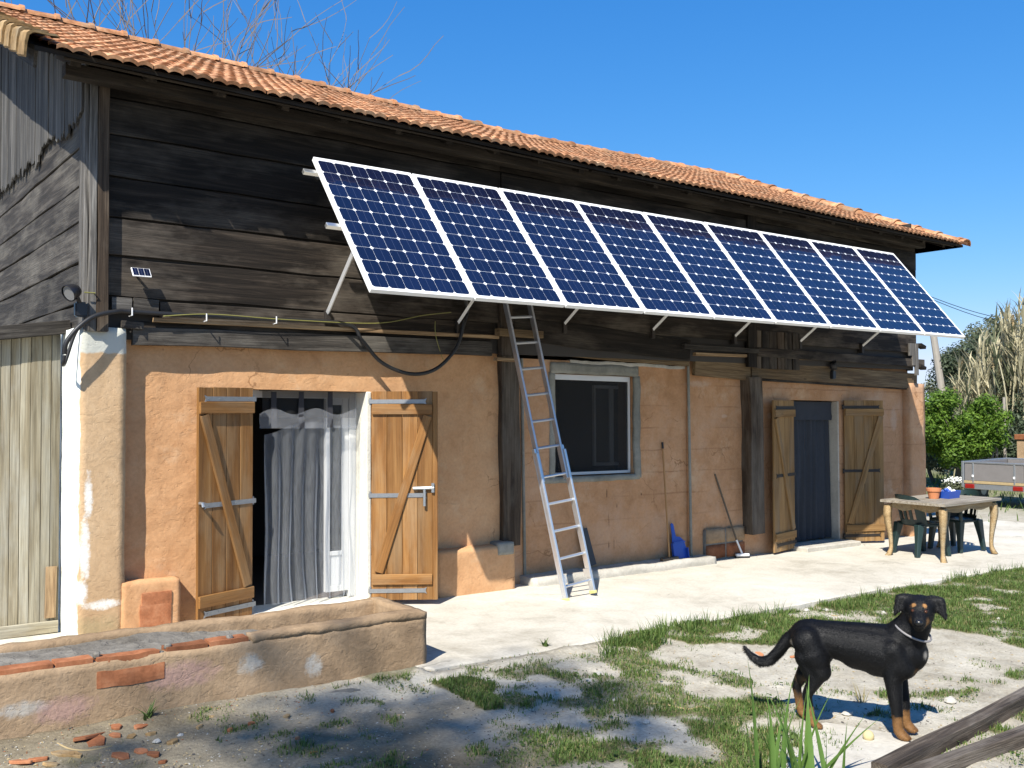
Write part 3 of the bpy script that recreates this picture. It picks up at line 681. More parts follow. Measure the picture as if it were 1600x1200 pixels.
# gable boards (plane facing -X)
for z0, z1 in ((2.47, 2.735), (2.74, 3.07), (3.075, 3.41), (3.415, 3.71), (3.715, 4.03), (4.035, 4.34)):
    y1 = YB; zc = (z0+z1)/2
    plank('plank', (1.95+random.uniform(-.006, .006), 8.39, zc), (1.95, y1, zc+.02), z1-z0-.012, .035, 'gable_plank', house, (-1, 0, 0), .014)
slabbox('gable_sheathing', 1.965, 1.985, 8.35, YB, 2.45, 4.6, 'interior_dark')
def roof_z(y): return 4.5+(min(y, 24.96-y)-7.72)*1.95/4.76
y = 8.24; i = 0
while y < YB-.1:
    w_ = random.uniform(.1, .17); yc = y+w_/2; zt = roof_z(yc)-.1; zb = 4.33-abs(random.gauss(0, .035))-(.06 if random.random() < .25 else 0)
    prof = [(-w_/2, 0)]; m_ = 5
    for q in range(1, m_): prof.append((-w_/2+w_*q/m_, -random.uniform(0, .07)))
    prof += [(w_/2-.004, random.uniform(0, .03)), (w_/2-.004, zt-zb), (-w_/2, zt-zb)]
    V, Fc = prism(prof, .022)
    V = [Vector((v.y, v.x, v.z)) for v in V]; Fc = [tuple(reversed(f)) for f in Fc]   # length on local x
    # local x up, y along wall, z out (-X)
    M = Matrix(((0, 0, -1, 1.905-random.uniform(0, .012)), (0, 1, 0, yc), (1, 0, 0, zb), (0, 0, 0, 1)))
    obj('gable_board', newmesh('gable_board', V, Fc, 'gable_board_wood', bevel=.003), house, M); y += w_+.003; i += 1
# gable above the boards' backing
V = [Vector(p) for p in ((1.93, 8.3, 4.3), (1.93, YB, 4.3), (1.93, YB, roof_z(YB)-.1), (1.93, 12.48, roof_z(12.48)-.1), (1.93, 8.3, roof_z(8.3)-.1))]
wobj('gable_backing', V+[v+Vector((.03, 0, 0)) for v in V], [(0, 1, 2, 3, 4)[::-1], (5, 6, 7, 8, 9)]+[(i, (i+1) % 5, 5+(i+1) % 5, 5+i) for i in range(5)], 'interior_dark', house)
# right end planks
for i in range(7):
    z0 = 2.45+i*.33; plank('plank', (14.06, 8.3, z0+.15), (14.06, YB, z0+.15), .33, .035, 'dark_plank', house, (1, 0, 0), .01)
    if i < 3: plank('plank', (14.1+.02*i, 8.27, z0+.06), (14.25, 8.27, z0+.02), .05, .1, 'dark_plank', house, (0, -1, 0), .01)

# ---- roof
roof = obj('roof', None, house, Matrix.Translation((8, 12.4, 5))); roof.empty_display_size = .1
XE0, XE1, XH = 1.40, 14.55, 14.55; YE, YRG = 7.72, 12.48
def ze(x): return 4.5-.0135*(x-3)+noise.noise(Vector((x*.35, 0, 2)))*.02
def zr(x): return float(np.interp(x, (1.4, 5, 9.4, 14.5), (6.5, 6.37, 6.25, 6.32)))+noise.noise(Vector((x*.3, 5, 2)))*.015
def RP(x, s, h=0):
    sag = -.02*math.sin(math.pi*s)
    return Vector((x, YE+(YRG-YE)*s, ze(x)+(zr(min(x, XH))-ze(x))*s+sag+h))
def hipx(s): return XE1-(XE1-XH)*s
def roofM(x, s, h=0):
    p = RP(x, s, h); sx = (RP(x+.2, s)-RP(x-.2, s)).normalized(); sy = (RP(x, min(s+.05, 1.02))-RP(x, s-.05)).normalized(); nz = sx.cross(sy).normalized(); sy = nz.cross(sx)
    return Matrix(((sx.x, sy.x, nz.x, p.x), (sx.y, sy.y, nz.y, p.y), (sx.z, sy.z, nz.z, p.z), (0, 0, 0, 1)))
TW, TE = .232, .335
def tile_geo(wv=1.0, L=.41, seed=0):
    nx = 12; V = []; Fc = []; rr = random.Random(seed)
    prof = []
    for i in range(nx+1):
        u = i/nx; ph = (u*2) % 1.0 if u < 1 else 1.0
        h = .006+.021*max(0, math.sin(math.pi*ph))**.8
        prof.append((u*TW, h))
    for yy, dz in ((-.0, .018), (.05, .016), (L, 0.0)):
        for x, h in prof: V.append(Vector((x, yy, h+dz)))
    for x, h in prof: V.append(Vector((x, 0, h-.012)))
    q = nx+1
    for r in range(2):
        for i in range(nx): Fc.append((r*q+i, r*q+i+1, (r+1)*q+i+1, (r+1)*q+i))
    for i in range(nx): Fc.append((3*q+i, 3*q+i+1, i+1, i))
    return V, Fc
tile_me = []
for sd_ in range(4):
    V, Fc = tile_geo(seed=sd_); V = [v+Vector((0, 0, noise.noise(Vector((v.x*14, v.y*9, sd_*5)))*.004)) for v in V]; tile_me.append(newmesh('tile', V, Fc, 'roof_tile', smooth=False))
spots = []; SLOPE = (RP(6, 1)-RP(6, 0)).length; nrow = int(SLOPE/TE)+1
for r in range(nrow):
    s = (r*TE)/SLOPE
    xm = hipx(min(1, s)); x = XE0+.17
    while x+TW*.4 < xm:
        spots.append((x, s)); x += TW
spots.sort(key=lambda q: (RP(*q)-CC).length)
rest = MB(); rnd = random.Random(3)
for i, (x, s) in enumerate(spots):
    M = roofM(x+rnd.uniform(-.006, .006), max(0, s)-.012+rnd.uniform(-.004, .004), .045) @ Matrix.Rotation(rnd.uniform(-.02, .02), 4, 'Z') @ Matrix.Rotation(rnd.uniform(-.012, .012), 4, 'X')
    if i < 300: obj('tile', tile_me[i % 4], roof, M)
    else: tm = tile_me[i % 4]; rest.add([v.co.copy() for v in tm.vertices], [tuple(p.vertices) for p in tm.polygons], M)
tag(rest.obj('tiles', 'roof_tile', roof), None, None, None, 'stuff')
# deck (front slope, hip slope, back slope) as a thin closed sheet
def deck_grid(name, fn, nu, nv, mat):
    V = []; Fc = []
    for th in (0, -.035):
        for i in range(nu+1):
            for j in range(nv+1): V.append(fn(i/nu, j/nv)+Vector((0, 0, th)))
    N_ = (nu+1)*(nv+1)
    for i in range(nu):
        for j in range(nv):
            a = i*(nv+1)+j; b = a+nv+1
            Fc.append((a, b, b+1, a+1)); Fc.append((N_+a, N_+a+1, N_+b+1, N_+b))
    for i in range(nu):
        a = i*(nv+1); b = a+nv+1; Fc.append((a, N_+a, N_+b, b)); a += nv; b += nv; Fc.append((a, b, N_+b, N_+a))
    for j in range(nv):
        a = j; Fc.append((a, a+1, N_+a+1, N_+a)); a += nu*(nv+1); Fc.append((a, N_+a, N_+a+1, a+1))
    return wobj(name, V, Fc, mat, roof)
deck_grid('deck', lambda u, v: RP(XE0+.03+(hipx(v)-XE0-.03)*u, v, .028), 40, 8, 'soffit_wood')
def backpt(u, v):
    p = RP(XE0+.03+(hipx(v)-XE0-.03)*u, v, .028); return Vector((p.x, 2*YRG-p.y, p.z))
deck_grid('deck', backpt, 30, 4, 'roof_tile')
def hippt(u, v):
    a = RP(hipx(v), v, .03); b = Vector((a.x, 2*YRG-a.y, a.z)); return a.lerp(b, u)+Vector((.01, 0, 0))
deck_grid('deck', hippt, 6, 6, 'roof_tile')
# rafters and eave board
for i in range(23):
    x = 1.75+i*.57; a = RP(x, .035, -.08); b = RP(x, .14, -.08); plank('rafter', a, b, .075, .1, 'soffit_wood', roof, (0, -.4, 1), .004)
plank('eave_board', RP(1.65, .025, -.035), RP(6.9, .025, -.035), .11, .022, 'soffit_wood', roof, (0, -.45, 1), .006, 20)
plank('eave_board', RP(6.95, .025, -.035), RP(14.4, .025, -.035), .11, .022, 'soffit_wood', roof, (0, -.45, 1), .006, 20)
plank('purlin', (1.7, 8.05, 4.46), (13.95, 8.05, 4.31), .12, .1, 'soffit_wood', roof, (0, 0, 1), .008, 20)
# bargeboard under the verge
plank('bargeboard', RP(1.47, .02, -.07), RP(1.47, 1.0, -.07), .14, .025, 'gable_plank', roof, (-1, 0, 0), .006)
# verge tiles
def verge_geo():
    o = []; pr = [(0, -.13), (.0, -.03), (.008, .03), (.03, .052), (.06, .058), (.14, .056), (.2, .062), (.215, .05)]
    V = []; Fc = []; L = .40; q = len(pr)
    for yy, dz, gx_ in ((0, .026, -.012), (L, 0, 0)):
        for x, z in pr: V.append(Vector((x+gx_, yy, z+dz)))
    for yy, dz, gx_ in ((0, .012, .006), (L, -.014, .018)):
        for x, z in pr: V.append(Vector((x+gx_, yy, z+dz)))
    for i in range(q-1):
        Fc.append((i, i+1, q+i+1, q+i)[::-1]); Fc.append((2*q+i, 2*q+i+1, 3*q+i+1, 3*q+i)); Fc.append((i, 2*q+i, 2*q+i+1, i+1)[::-1])
    Fc.append((0, q, 3*q, 2*q)[::-1]); Fc.append((q-1, 2*q-1, 4*q-1, 3*q-1))
    return V, Fc
V, Fc = verge_geo(); vme = newmesh('verge_tile', V, Fc, 'verge_tile')
for r in range(nrow): obj('verge_tile', vme, roof, roofM(XE0-.03, r*TE/SLOPE-.01, .055) @ Matrix.Rotation(rnd.uniform(-.03, .03), 4, 'Z'))
# ridge and hip tiles
def ridge_geo(L=.43, r=.12):
    V = []; Fc = []; n_ = 8
    for x, rr_ in ((0, r*1.16), (.05, r*1.16), (.052, r*1.0), (L, r*.92)):
        for j in range(n_+1):
            a = math.pi*(.02+.96*j/n_); V.append(Vector((x, math.cos(a)*rr_*1.05, math.sin(a)*rr_*.8)))
    for i in range(3):
        for j in range(n_): Fc.append((i*(n_+1)+j, i*(n_+1)+j+1, (i+1)*(n_+1)+j+1, (i+1)*(n_+1)+j)[::-1])
    for x in (0,):
        b = len(V); V += [Vector((x, v.y*.86, v.z*.86)) for v in V[:n_+1]]
        for j in range(n_): Fc.append((j, j+1, b+j+1, b+j))
    return V, Fc
V, Fc = ridge_geo(); rme = newmesh('ridge_tile', V, Fc, 'roof_tile')
x = XE0
while x < XH+.05:
    p = Vector((x, YRG, zr(x)+.035+rnd.uniform(-.006, .006))); d = Vector((1, rnd.uniform(-.02, .02), -.012+rnd.uniform(-.02, .02)))
    obj('ridge_tile', rme, roof, frame(-d, Z3, p+d*.4)); x += .385
a, b = RP(XH, 1, .03), RP(XE1, 0, .03); dd = (b-a); L_ = dd.length; dd.normalize(); t_ = .1
while t_ < L_:
    p = a+dd*min(t_+.4, L_+.05); obj('edge_tile', rme, roof, frame(-dd, Z3, p+Vector((0, 0, rnd.uniform(-.005, .008))))); t_ += .385

# ---- doors, window
def box_part(name, x0, x1, y0, y1, z0, z1, mat, parent, bevel=.003):
    V = boxv(x0, x1, y0, y1, z0, z1)
    for v in V: v.z += S(v.x)
    return wobj(name, V, BOXF, mat, parent, bevel=bevel)
# left door: white plaster reveal skin, pvc frame, half-glazed leaf
x0, x1, z0, z1 = DL
box_part('reveal', x1-.022, x1+.03, YW-.008, YW+.3, z0, z1, 'white_plaster', house, .008)
box_part('reveal', x0-.03, x0+.015, YW+.004, YW+.3, z0, z1, 'white_plaster', house, .008)
box_part('door_sill', x0-.1, x1+.06, YW-.14, YW+.32, -.04, z0+.004, 'white_plaster', house, .012)
dr = obj('door', None, house, Matrix.Translation((x0, YW+.2, z0)))
yb = YW+.2
box_part('door_frame', x1-.1, x1-.024, yb, yb+.07, z0+.005, z1, 'pvc_white', dr)
box_part('door_frame', x0+.017, x0+.07, yb, yb+.07, z0+.005, z1, 'pvc_white', dr)
box_part('door_frame', x0+.071, x1-.101, yb, yb+.07, z1-.07, z1-.001, 'pvc_white', dr)
xa = x1-.345
for (u0, u1, v0, v1) in ((x1-.17, x1-.102, .07, 1.96), (xa, xa+.045, .07, 1.96), (xa+.046, x1-.171, .07, .13), (xa+.046, x1-.171, 1.88, 1.96), (xa+.046, x1-.171, .42, .46)):
    box_part('leaf_rail', u0, u1, yb+.012, yb+.06, z0+v0, z0+v1, 'pvc_white', dr)
box_part('pane', xa+.045, x1-.17, yb+.03, yb+.038, z0+.46, z0+1.88, 'window_glass', dr, 0)
for i in range(2): box_part('door_panel', xa+.046+i*.0645, xa+.046+i*.0645+.063, yb+.025, yb+.045, z0+.13, z0+.42, 'pvc_white', dr, .002)
# window
x0, x1, z0, z1 = WIN
wd = obj('window', None, house, Matrix.Translation((x0, YM, z0)))
def strip(x0_, x1_, z0_, z1_, nm='surround', y0=YM-.024, y1=YM+.02): lump(nm, x0_, x1_, y0, y1, z0_, z1_, 'grey_cement', wd, .035, .008, .008)
strip(x0-.06, x1+.07, z1-.01, z1+.115); strip(x1-.005, x1+.095, z0-.05, z1-.0, y0=YM-.021); strip(x0-.08, x0+.005, z0-.02, z1-.0, y0=YM-.020); strip(x0-.2, x1+.07, z0-.07, z0+.004, y0=YM-.0195)
for (u0, u1, v0, v1) in ((x0+.012, x0+.04, z0+.012, z1-.012), (x1-.04, x1-.012, z0+.012, z1-.012), (x0+.041, x1-.041, z1-.075, z1-.012), (x0+.041, x1-.041, z0+.012, z0+.045)):
    box_part('window_frame', u0, u1, YM+.05, YM+.1, v0, v1, 'pvc_white', wd)
box_part('fly_screen', x0+.04, x1-.04, YM+.07, YM+.074, z0+.045, z1-.075, 'fly_screen', wd, 0)
xs_ = x0+(x1-x0)*.6
for (u0, u1, v0, v1) in ((xs_, xs_+.03, z0+.1, z1-.12), (xs_+.031, x1-.1, z0+.1, z0+.14), (xs_+.031, x1-.1, z1-.16, z1-.12), (x1-.24, x1-.18, z0+.141, z1-.161)):
    box_part('sash', u0, u1, YM+.16, YM+.2, v0, v1, 'pvc_white', wd)
box_part('pane', xs_+.03, x1-.24, YM+.175, YM+.181, z0+.14, z1-.16, 'window_glass', wd, 0)
# right door reveal
x0, x1, z0, z1 = DR
box_part('reveal', x1-.02, x1+.03, YR+.003, YR+.29, z0, z1, 'kerb_cement', house, .008)
box_part('door_sill', x0-.05, x1+.1, YR-.28, YR+.3, -.06, z0+.003, 'kerb_cement', house, .012)
# floor ledge under the far shutters
# ---- shutters
def shutter(hinge, width, ang, side, z0, z1, mat, strapmat, label=None, heavy=False):
    """hinge (x,y): hinge line; side -1 lies to the left, +1 to the right; ang opens away from the wall"""
    hx, hy = hinge; d = Vector((side*math.cos(ang), -math.sin(ang), 0)); nrm = Vector((0, 0, 1)).cross(d)*(-1 if side > 0 else 1)
    nrm = Vector((d.y, -d.x, 0)); nrm = nrm if nrm.y < 0 else -nrm            # faces the yard
    sh = obj('shutter', None, house, frame(d, nrm, Vector((hx, hy, z0))))
    B = Vector((hx, hy, 0)); npl = 4; pw = width/npl
    at_ = lambda u, z, o=0: B+d*u+nrm*o+Vector((0, 0, z))
    for i in range(npl):
        u = (i+.5)*pw; plank('board', at_(u, z0+random.uniform(0, .004)), at_(u, z1-random.uniform(0, .004)), pw-.003, .028, mat, sh, nrm, .0015, 4)
    def cross(za, zb, nm='batten', w_=.1, t_=.026, u0=0.006, u1=None, o=.0285):
        u1 = width-.006 if u1 is None else u1
        plank(nm, at_(u0, za, o), at_(u1, zb, o), w_, t_, mat, sh, nrm, .001, 3)
    hgt_ = z1-z0
    cross(z1-.175, z1-.175); cross(z0+.2, z0+.2)
    plank('brace', at_(width-.05, z1-.24, .0287), at_(.07, z0+.27, .0287), .085, .026, mat, sh, nrm, .001, 3)
    for zz in (z1-.1, z0+hgt_*.5, z0+.09):
        o = .0287 if abs(zz-(z0+hgt_*.5)) > .2 else .0287
        pol = [(-.03, -.02), (width*.86, -.02), (width*.9, -.032), (width*.88, 0), (width*.9, .032), (width*.86, .02), (-.03, .02)]
        V, Fc = prism(pol, .006); M = frame(d, nrm, at_(0, zz, o)); 
        if side < 0: M = M @ Matrix.Identity(4)
        st = obj('hinge_strap', newmesh('hinge_strap', V, Fc, strapmat), sh, M)
        V, Fc = tube([at_(-.012, zz-.035, .012), at_(-.012, zz+.035, .012)], .012, 8); wobj('hinge_pin', V, Fc, strapmat, sh)
        for u in (.06, .2, .38, .5):
            if u < width: V, Fc = tube([at_(u, zz, o+.005), at_(u, zz, o+.009)], .006, 6); wobj('bolt', V, Fc, strapmat, sh)
    return sh, at_
sL, atL = shutter((3.335, YW-.03), .6, math.radians(20), -1, .04+S(3)+.01, 2.06+S(3), 'shutter_wood', 'strap_steel')
tag(sL, 'honey coloured board shutter with brace, no latch')
sR, atR = shutter((4.555, YW-.03), .59, math.radians(34), 1, .03+S(5)+.02, 2.06+S(4.6), 'shutter_wood', 'strap_steel')
tag(sR, 'honey coloured board shutter with brace and iron latch')
# edge cover strip, latch on the right-hand shutter
zm = 1.06
wd_ = (atR(1, 0)-atR(0, 0)); nr_ = (atR(0, 0, 1)-atR(0, 0, 0))
plank('edge_strip', atR(.612, .05+S(5), -.01), atR(.612, 2.06+S(5), -.01), .05, .045, 'shutter_wood', sR, nr_, .001, 3)
V, Fc = tube([atR(.40, zm+.04, .05), atR(.60, zm+.045, .05)], .017, 8); wobj('latch', V, Fc, 'galvanised_steel', sR)
V, Fc = tube([atR(.51, zm+.04, .06), atR(.51, zm-.13, .065)], .014, 8); wobj('latch_handle', V, Fc, 'galvanised_steel', sR)
V, Fc = tube([atR(.59, zm+.09, .05), atR(.59, zm+.0, .05)], .016, 8); wobj('latch', V, Fc, 'galvanised_steel', sR)
V, Fc = tube([atL(.585, 1.08, .03), atL(.585, 1.08, .07), atL(.585, 1.05, .08)], .014, 8); wobj('latch', V, Fc, 'galvanised_steel', sL)
hx = DR
sA, atA = shutter((hx[0]-.02, YR-.03), .62, math.radians(12), -1, .0+S(10.8)+.03, 1.965, 'shutter_wood_old', 'dark_iron')
sB, atB = shutter((hx[1]+.06, YR-.03), .64, math.radians(24), 1, .0+S(12.6)+.03, 1.97, 'shutter_wood_old', 'dark_iron')
tag(sA, 'faded brown board shutter with iron straps'); tag(sB, 'faded brown board shutter with iron straps')

# conduits on the wall
for px in ((815, 560, 905), (1075, 560, 872)):
    Yc = YM-.012 if px[0] < 900 else YR-.035
    a, b = onY(px[0], px[1], Yc), onY(px[0]+5, px[2], Yc); pts = [a.lerp(b, i/10)+Vector((noise.noise(Vector((i, 0, px[0])))*.01, 0, 0)) for i in range(11)]
    pts[-1].z = max(pts[-1].z, S(pts[-1].x)+.01)
    V, Fc = tube(pts, .018, 8); wobj('conduit', V, Fc, 'grey_cement', house)

# =================================================================== things on the house
# ---- curtains
def cloth(name, x0, x1, z0, z1, Y, mat, nf, amp, seed, top=None, nz=26, nx=70, flare=.0, wave=0):
    V = []; Fc = []
    for i in range(nx+1):
        u = i/nx
        for j in range(nz+1):
            v = j/nz; x = x0+(x1-x0)*u; zt = z1+(top(u) if top else 0); z = z0+(zt-z0)*v
            ph = u*nf*2*math.pi+noise.noise(Vector((u*3, v*1.2, seed)))*2.2
            y = Y+amp*(.35+.65*(1-v))*math.sin(ph)+noise.noise(Vector((u*7, v*3, seed+4)))*amp*.7
            x += noise.noise(Vector((u*2, v*2.5, seed+8)))*.03*(1-v)+flare*(u-.5)*(1-v)*2
            V.append(Vector((x, y, z+S(x))))
    for i in range(nx):
        for j in range(nz): a = i*(nz+1)+j; Fc.append((a, a+nz+1, a+nz+2, a+1))
    return V, Fc
x0 = onY(413, 800, YW+.1).x; x1 = onY(556, 800, YW+.1).x
cu = thing('sheer_curtain', 'sheer bluish curtain with folded top hanging in the open doorway between the honey coloured shutters', 'curtain', ((x0+x1)/2, YW+.1, .1))
topf = lambda u: -.10*max(0, 1-u*4)-.02*math.sin(u*9)
V, Fc = cloth('cloth', x0, x1, .085, 1.74, YW+.1, 'sheer_cloth', 7, .034, 2, topf, nx=120); wobj('cloth', V, Fc, 'sheer_cloth', cu, smooth=True)
V, Fc = cloth('header', x0-.06, x1, 1.70, 1.86, YW+.075, 'sheer_dense', 3, .016, 5, lambda u: .03*math.sin(u*14)-.03*max(0, 1-u*5), 5); wobj('folded_top', V, Fc, 'sheer_dense', cu, smooth=True)
V, Fc = cloth('veil', x0-.02, x1, 1.80, 2.05, YW+.11, 'sheer_cloth', 3, .012, 9, None, 5); wobj('veil', V, Fc, 'fly_screen', cu, smooth=True)
for px in (428, 471, 516):
    a = onY(px, 612, YW+.085); b = onY(px+2, 668, YW+.085); V, Fc = prism([(-.025, 0), (.025, 0), (.03, -(a.z-b.z)), (-.03, -(a.z-b.z))], .003)
    obj('hanging_tab', newmesh('hanging_tab', V, Fc, 'ribbon_dark'), cu, Matrix(((1, 0, 0, a.x), (0, 0, 1, a.y), (0, 1, 0, a.z), (0, 0, 0, 1))))
a, b = onY(405, 609, YW+.08), onY(566, 608, YW+.08); V, Fc = tube([a, b], .01, 8); wobj('curtain_rod', V, Fc, 'dark_iron', cu)
x0, x1, z0, z1 = DR
cu = thing('door_curtain', 'slate blue cloth curtain closing the doorway between the faded brown shutters', 'curtain', ((x0+x1)/2, YR+.12, S(11.7)))
xm = x0+(x1-x0)*.42
V, Fc = cloth('l', x0+.02, xm, z0+.03, z1-.02, YR+.12, '', 3, .025, 12); wobj('cloth', V, Fc, 'curtain_slate', cu, smooth=True)
V, Fc = cloth('r', xm+.01, x1-.06, z0+.03, z1-.02, YR+.135, '', 4, .025, 15, flare=.03); wobj('cloth', V, Fc, 'curtain_slate', cu, smooth=True)
V, Fc = cloth('v', x0+.02, x1-.06, z1-.28, z1-.015, YR+.085, '', 2, .012, 19, lambda u: 0, 5); wobj('valance', V, Fc, 'curtain_slate', cu, smooth=True)
V, Fc = tube([(x0, YR+.11, z1-.02+S(x0)), (x1, YR+.11, z1-.02+S(x1))], .01, 8); wobj('curtain_rod', V, Fc, 'dark_iron', cu)

# ---- solar array
PBL = Vector((3.68598, 6.74605, 2.81615)); TILT = 0.878933; PW, PH, PGAP = .992, 1.65, .018
px_, py_ = X3.copy(), Vector((0, math.cos(TILT), math.sin(TILT))); pn = px_.cross(py_)
def PM(u, v, h=0): o = PBL+px_*u+py_*v+pn*h; return Matrix(((1, 0, 0, o.x), (0, py_.y, pn.y, o.y), (0, py_.z, pn.z, o.z), (0, 0, 0, 1)))
cs = .156; ch = .0185; hp = cs/2-.0006
V, Fc = prism([(-hp+ch, -hp), (hp-ch, -hp), (hp, -hp+ch), (hp, hp-ch), (hp-ch, hp), (-hp+ch, hp), (-hp, hp-ch), (-hp, -hp+ch)], .0008)
cell_me = newmesh('cell', V, Fc, 'pv_cell')
fm = MB(); fw, ft = .026, .04
fm.box(0, PW, 0, fw, -ft, 0); fm.box(0, PW, PH-fw, PH, -ft, 0); fm.box(0, fw, fw, PH-fw, -ft, 0); fm.box(PW-fw, PW, fw, PH-fw, -ft, 0)
frame_me = newmesh('frame', fm.V, fm.F, 'white_aluminium', bevel=.0015)
bs = MB().box(fw-.002, PW-fw+.002, fw-.002, PH-fw+.002, -.009, -.0045); back_me = newmesh('backsheet', bs.V, bs.F, 'pv_backsheet')
ordn = ['first', 'second', 'third', 'fourth', 'fifth', 'sixth', 'seventh', 'eighth', 'ninth']
for i in range(9):
    M0 = PM(i*1.01, 0) @ Matrix.Rotation(random.uniform(-.002, .002), 4, 'X')
    sp_ = obj('solar_module', None, None, M0); sp_.empty_display_size = .1
    lb = 'blue solar panel, %s of the row counted from the end above the honey coloured shutters' % ordn[i]
    if i == 8: lb = 'blue solar panel at the end of the row that juts past the house corner'
    tag(sp_, lb, 'solar panel', 'solar panels tilted along the facade')
    obj('frame', frame_me, sp_, M0); obj('backsheet', back_me, sp_, M0)
    for r in range(10):
        for c_ in range(6):
            obj('cell', cell_me, sp_, M0 @ Matrix.Translation((PW/2+(c_-2.5)*.1567, PH/2+(r-4.5)*.158, -.0044)))
rk = thing('solar_mounting', 'white metal rails and slanted legs holding the solar panels off the plank wall', 'mounting frame', (8, YF, 2.7))
for v in (.38, 1.48 if 0 else .80, 1.5):
    V = boxv(-.12, 9.1+.03, v-.02, v+.02, -ft-.042, -ft-.001); M = PM(0, 0)
    if v == .38: V = boxv(.05, 9.05, v-.02, v+.02, -ft-.042, -ft-.001)
    wobj('rail', [M @ p for p in V], BOXF, 'rail_aluminium', rk, bevel=.003)
for (bx, by) in ((510, 492), (714, 507), (880, 508), (1018, 517), (1146, 527), (1248, 535), (1345, 542)):
    a = onY(bx, by, YF-.01); t0 = (a.x-PBL.x); top = PM(t0-.12 if bx < 600 else t0-.05, .80, -ft-.06).translation
    V, Fc = tube([Vector((a.x, YF-.015, a.z)), top], .02, 4); wobj('leg', V, Fc, 'white_aluminium', rk)
    V = boxv(a.x-.025, a.x+.025, YF-.05, YF+.03, a.z-.09, a.z+.05); wobj('foot_bracket', V, BOXF, 'dark_iron', rk, bevel=.002)
    up = PM(t0-.05, 1.5, -ft-.06).translation; V, Fc = tube([up, Vector((up.x-.05, YF+.0, up.z+.12))], .018, 4); wobj('stay', V, Fc, 'rail_aluminium', rk)

# ---- cables
def cable(name, pts, r, mat, label, cat='cable', m=8, n=8):
    V, Fc = tube(spline(pts, m), r, n); return tag(wobj(name, V, Fc, mat, smooth=True), label, cat)
Yc = YF-.05
pts = [onY(100, 522, 8.15), onY(101, 545, 8.12), onY(106, 548, 8.1)]
pts = [onY(101, 553, 8.1), onY(104, 535, 8.08), onY(122, 512, 8.07), onY(148, 494, 8.09), onY(180, 487, 8.12), onY(206, 487, 8.16), onY(300, 493, 8.18), onY(420, 499, 8.19), onY(540, 506, 8.18), onY(566, 532, 8.17), onY(596, 566, 8.17), onY(640, 584, 8.17), onY(680, 577, 8.17), onY(712, 545, 8.17), onY(725, 505, 8.17), onY(730, 480, 8.12), PM(1.02, .3, -.12).translation]
cable('black_cable', pts, .019, 'black_rubber', 'thick black cable clipped along the plank wall and looping down below the solar panels')
pts = [onY(101, 553, 8.1), onY(98, 566, 8.16), onY(92, 580, 8.3), onY(95, 588, 8.45), onY(105, 575, 8.28), onY(116, 548, 8.19), onY(124, 525, 8.17)]
cable('black_cable', [onY(101, 555, 8.1), onY(99, 568, 8.12), onY(100, 570, 8.2), onY(104, 560, 8.21), onY(118, 520, 8.21), onY(135, 500, 8.2)], .013, 'black_rubber', 'short loop of black cable hanging at the white edged pillar top')
cable('earth_wire', [onY(255, 494, 8.16), onY(330, 491, 8.155), onY(440, 499, 8.16), onY(560, 505, 8.17), onY(610, 503, 8.19), onY(660, 493, 8.19), onY(705, 488, 8.16)], .0045, 'yellow_wire', 'thin yellow and green wire sagging below the first solar panel')
cable('hanging_wire', [onY(680, 502, 8.19), onY(681, 525, 8.17), onY(690, 556, 8.25), onY(693, 562, 8.3)], .004, 'yellow_wire', 'thin pale wire hanging over the batten left of the ladder')
# cable clips
for px, py in ((205, 487), (321, 496), (430, 500)):
    a = onY(px, py, 8.16); V, Fc = tube([a+Vector((0, -.03, .03)), a+Vector((0, -.03, -.03)), a+Vector((0, .05, -.034))], .006, 6); tag(wobj('cable_clip', V, Fc, 'white_plastic'), 'small white clip holding the black cable on the plank wall', 'clip', 'cable clips on the plank wall')

# ---- lamps
def floodlight(c, face, label):
    t = thing('floodlight', label, 'lamp', c); c = Vector(c); f = Vector(face).normalized()
    prof = [(.0, -.055), (.045, -.05), (.06, -.02), (.068, .03), (.066, .045)]
    V, Fc = lathe(prof, 16); M = frame(f.cross(Z3) if abs(f.z) < .9 else X3, f, c); wobj('lamp_head', [M @ v for v in V], Fc, 'black_plastic', t, smooth=True)
    V, Fc = lathe([(0, .034), (.06, .034)], 16); wobj('lens', [M @ v for v in V], Fc, 'lamp_glass', t)
    V, Fc = tube(spline([c-f*.03, c+Vector((.05, .03, -.05)), c+Vector((.075, .06, -.1))], 5), .016, 8); wobj('arm', V, Fc, 'black_plastic', t)
    V = boxv(c.x+.03, c.x+.12, c.y+.03, c.y+.09, c.z-.19, c.z-.07); wobj('sensor_box', V, BOXF, 'black_plastic', t, bevel=.012, seg=2)
    return t
floodlight(onY(113, 456, 8.1), (-.85, -.4, -.45), 'black floodlight with motion sensor on the silvery corner post')
floodlight(onY(1302, 571, 8.22), (.5, -.7, .1), 'small black floodlight on the brown beam above the faded shutters')
a = onY(134, 457, 8.13); V, Fc = tube([a+Vector((-.01, 0, 0)), a+Vector((.07, 0, 0)), a+Vector((.075, .05, 0))], .006, 6); tag(wobj('yellow_tie', V, Fc, 'yellow_wire'), 'short yellow tie round the silvery corner post', 'tie')
a = onY(221, 425, 8.12)
t = thing('solar_lamp', 'tiny blue solar panel of a lamp mounted on the dark planks', 'solar lamp', a)
M = frame(X3, Vector((0, -.75, .66)), a); b_ = MB().box(-.075, .075, -.05, .05, -.012, 0, M); b_.obj('case', 'white_aluminium', t, bevel=.003)
for i in range(3): MB().box(-.068+i*.046, -.068+i*.046+.043, -.043, .043, .0005, .002, M).obj('cell', 'pv_cell', t)
V, Fc = tube([a+Vector((0, .01, -.01)), Vector((a.x, YF+.0, a.z-.03))], .011, 6); wobj('arm', V, Fc, 'dark_iron', t)

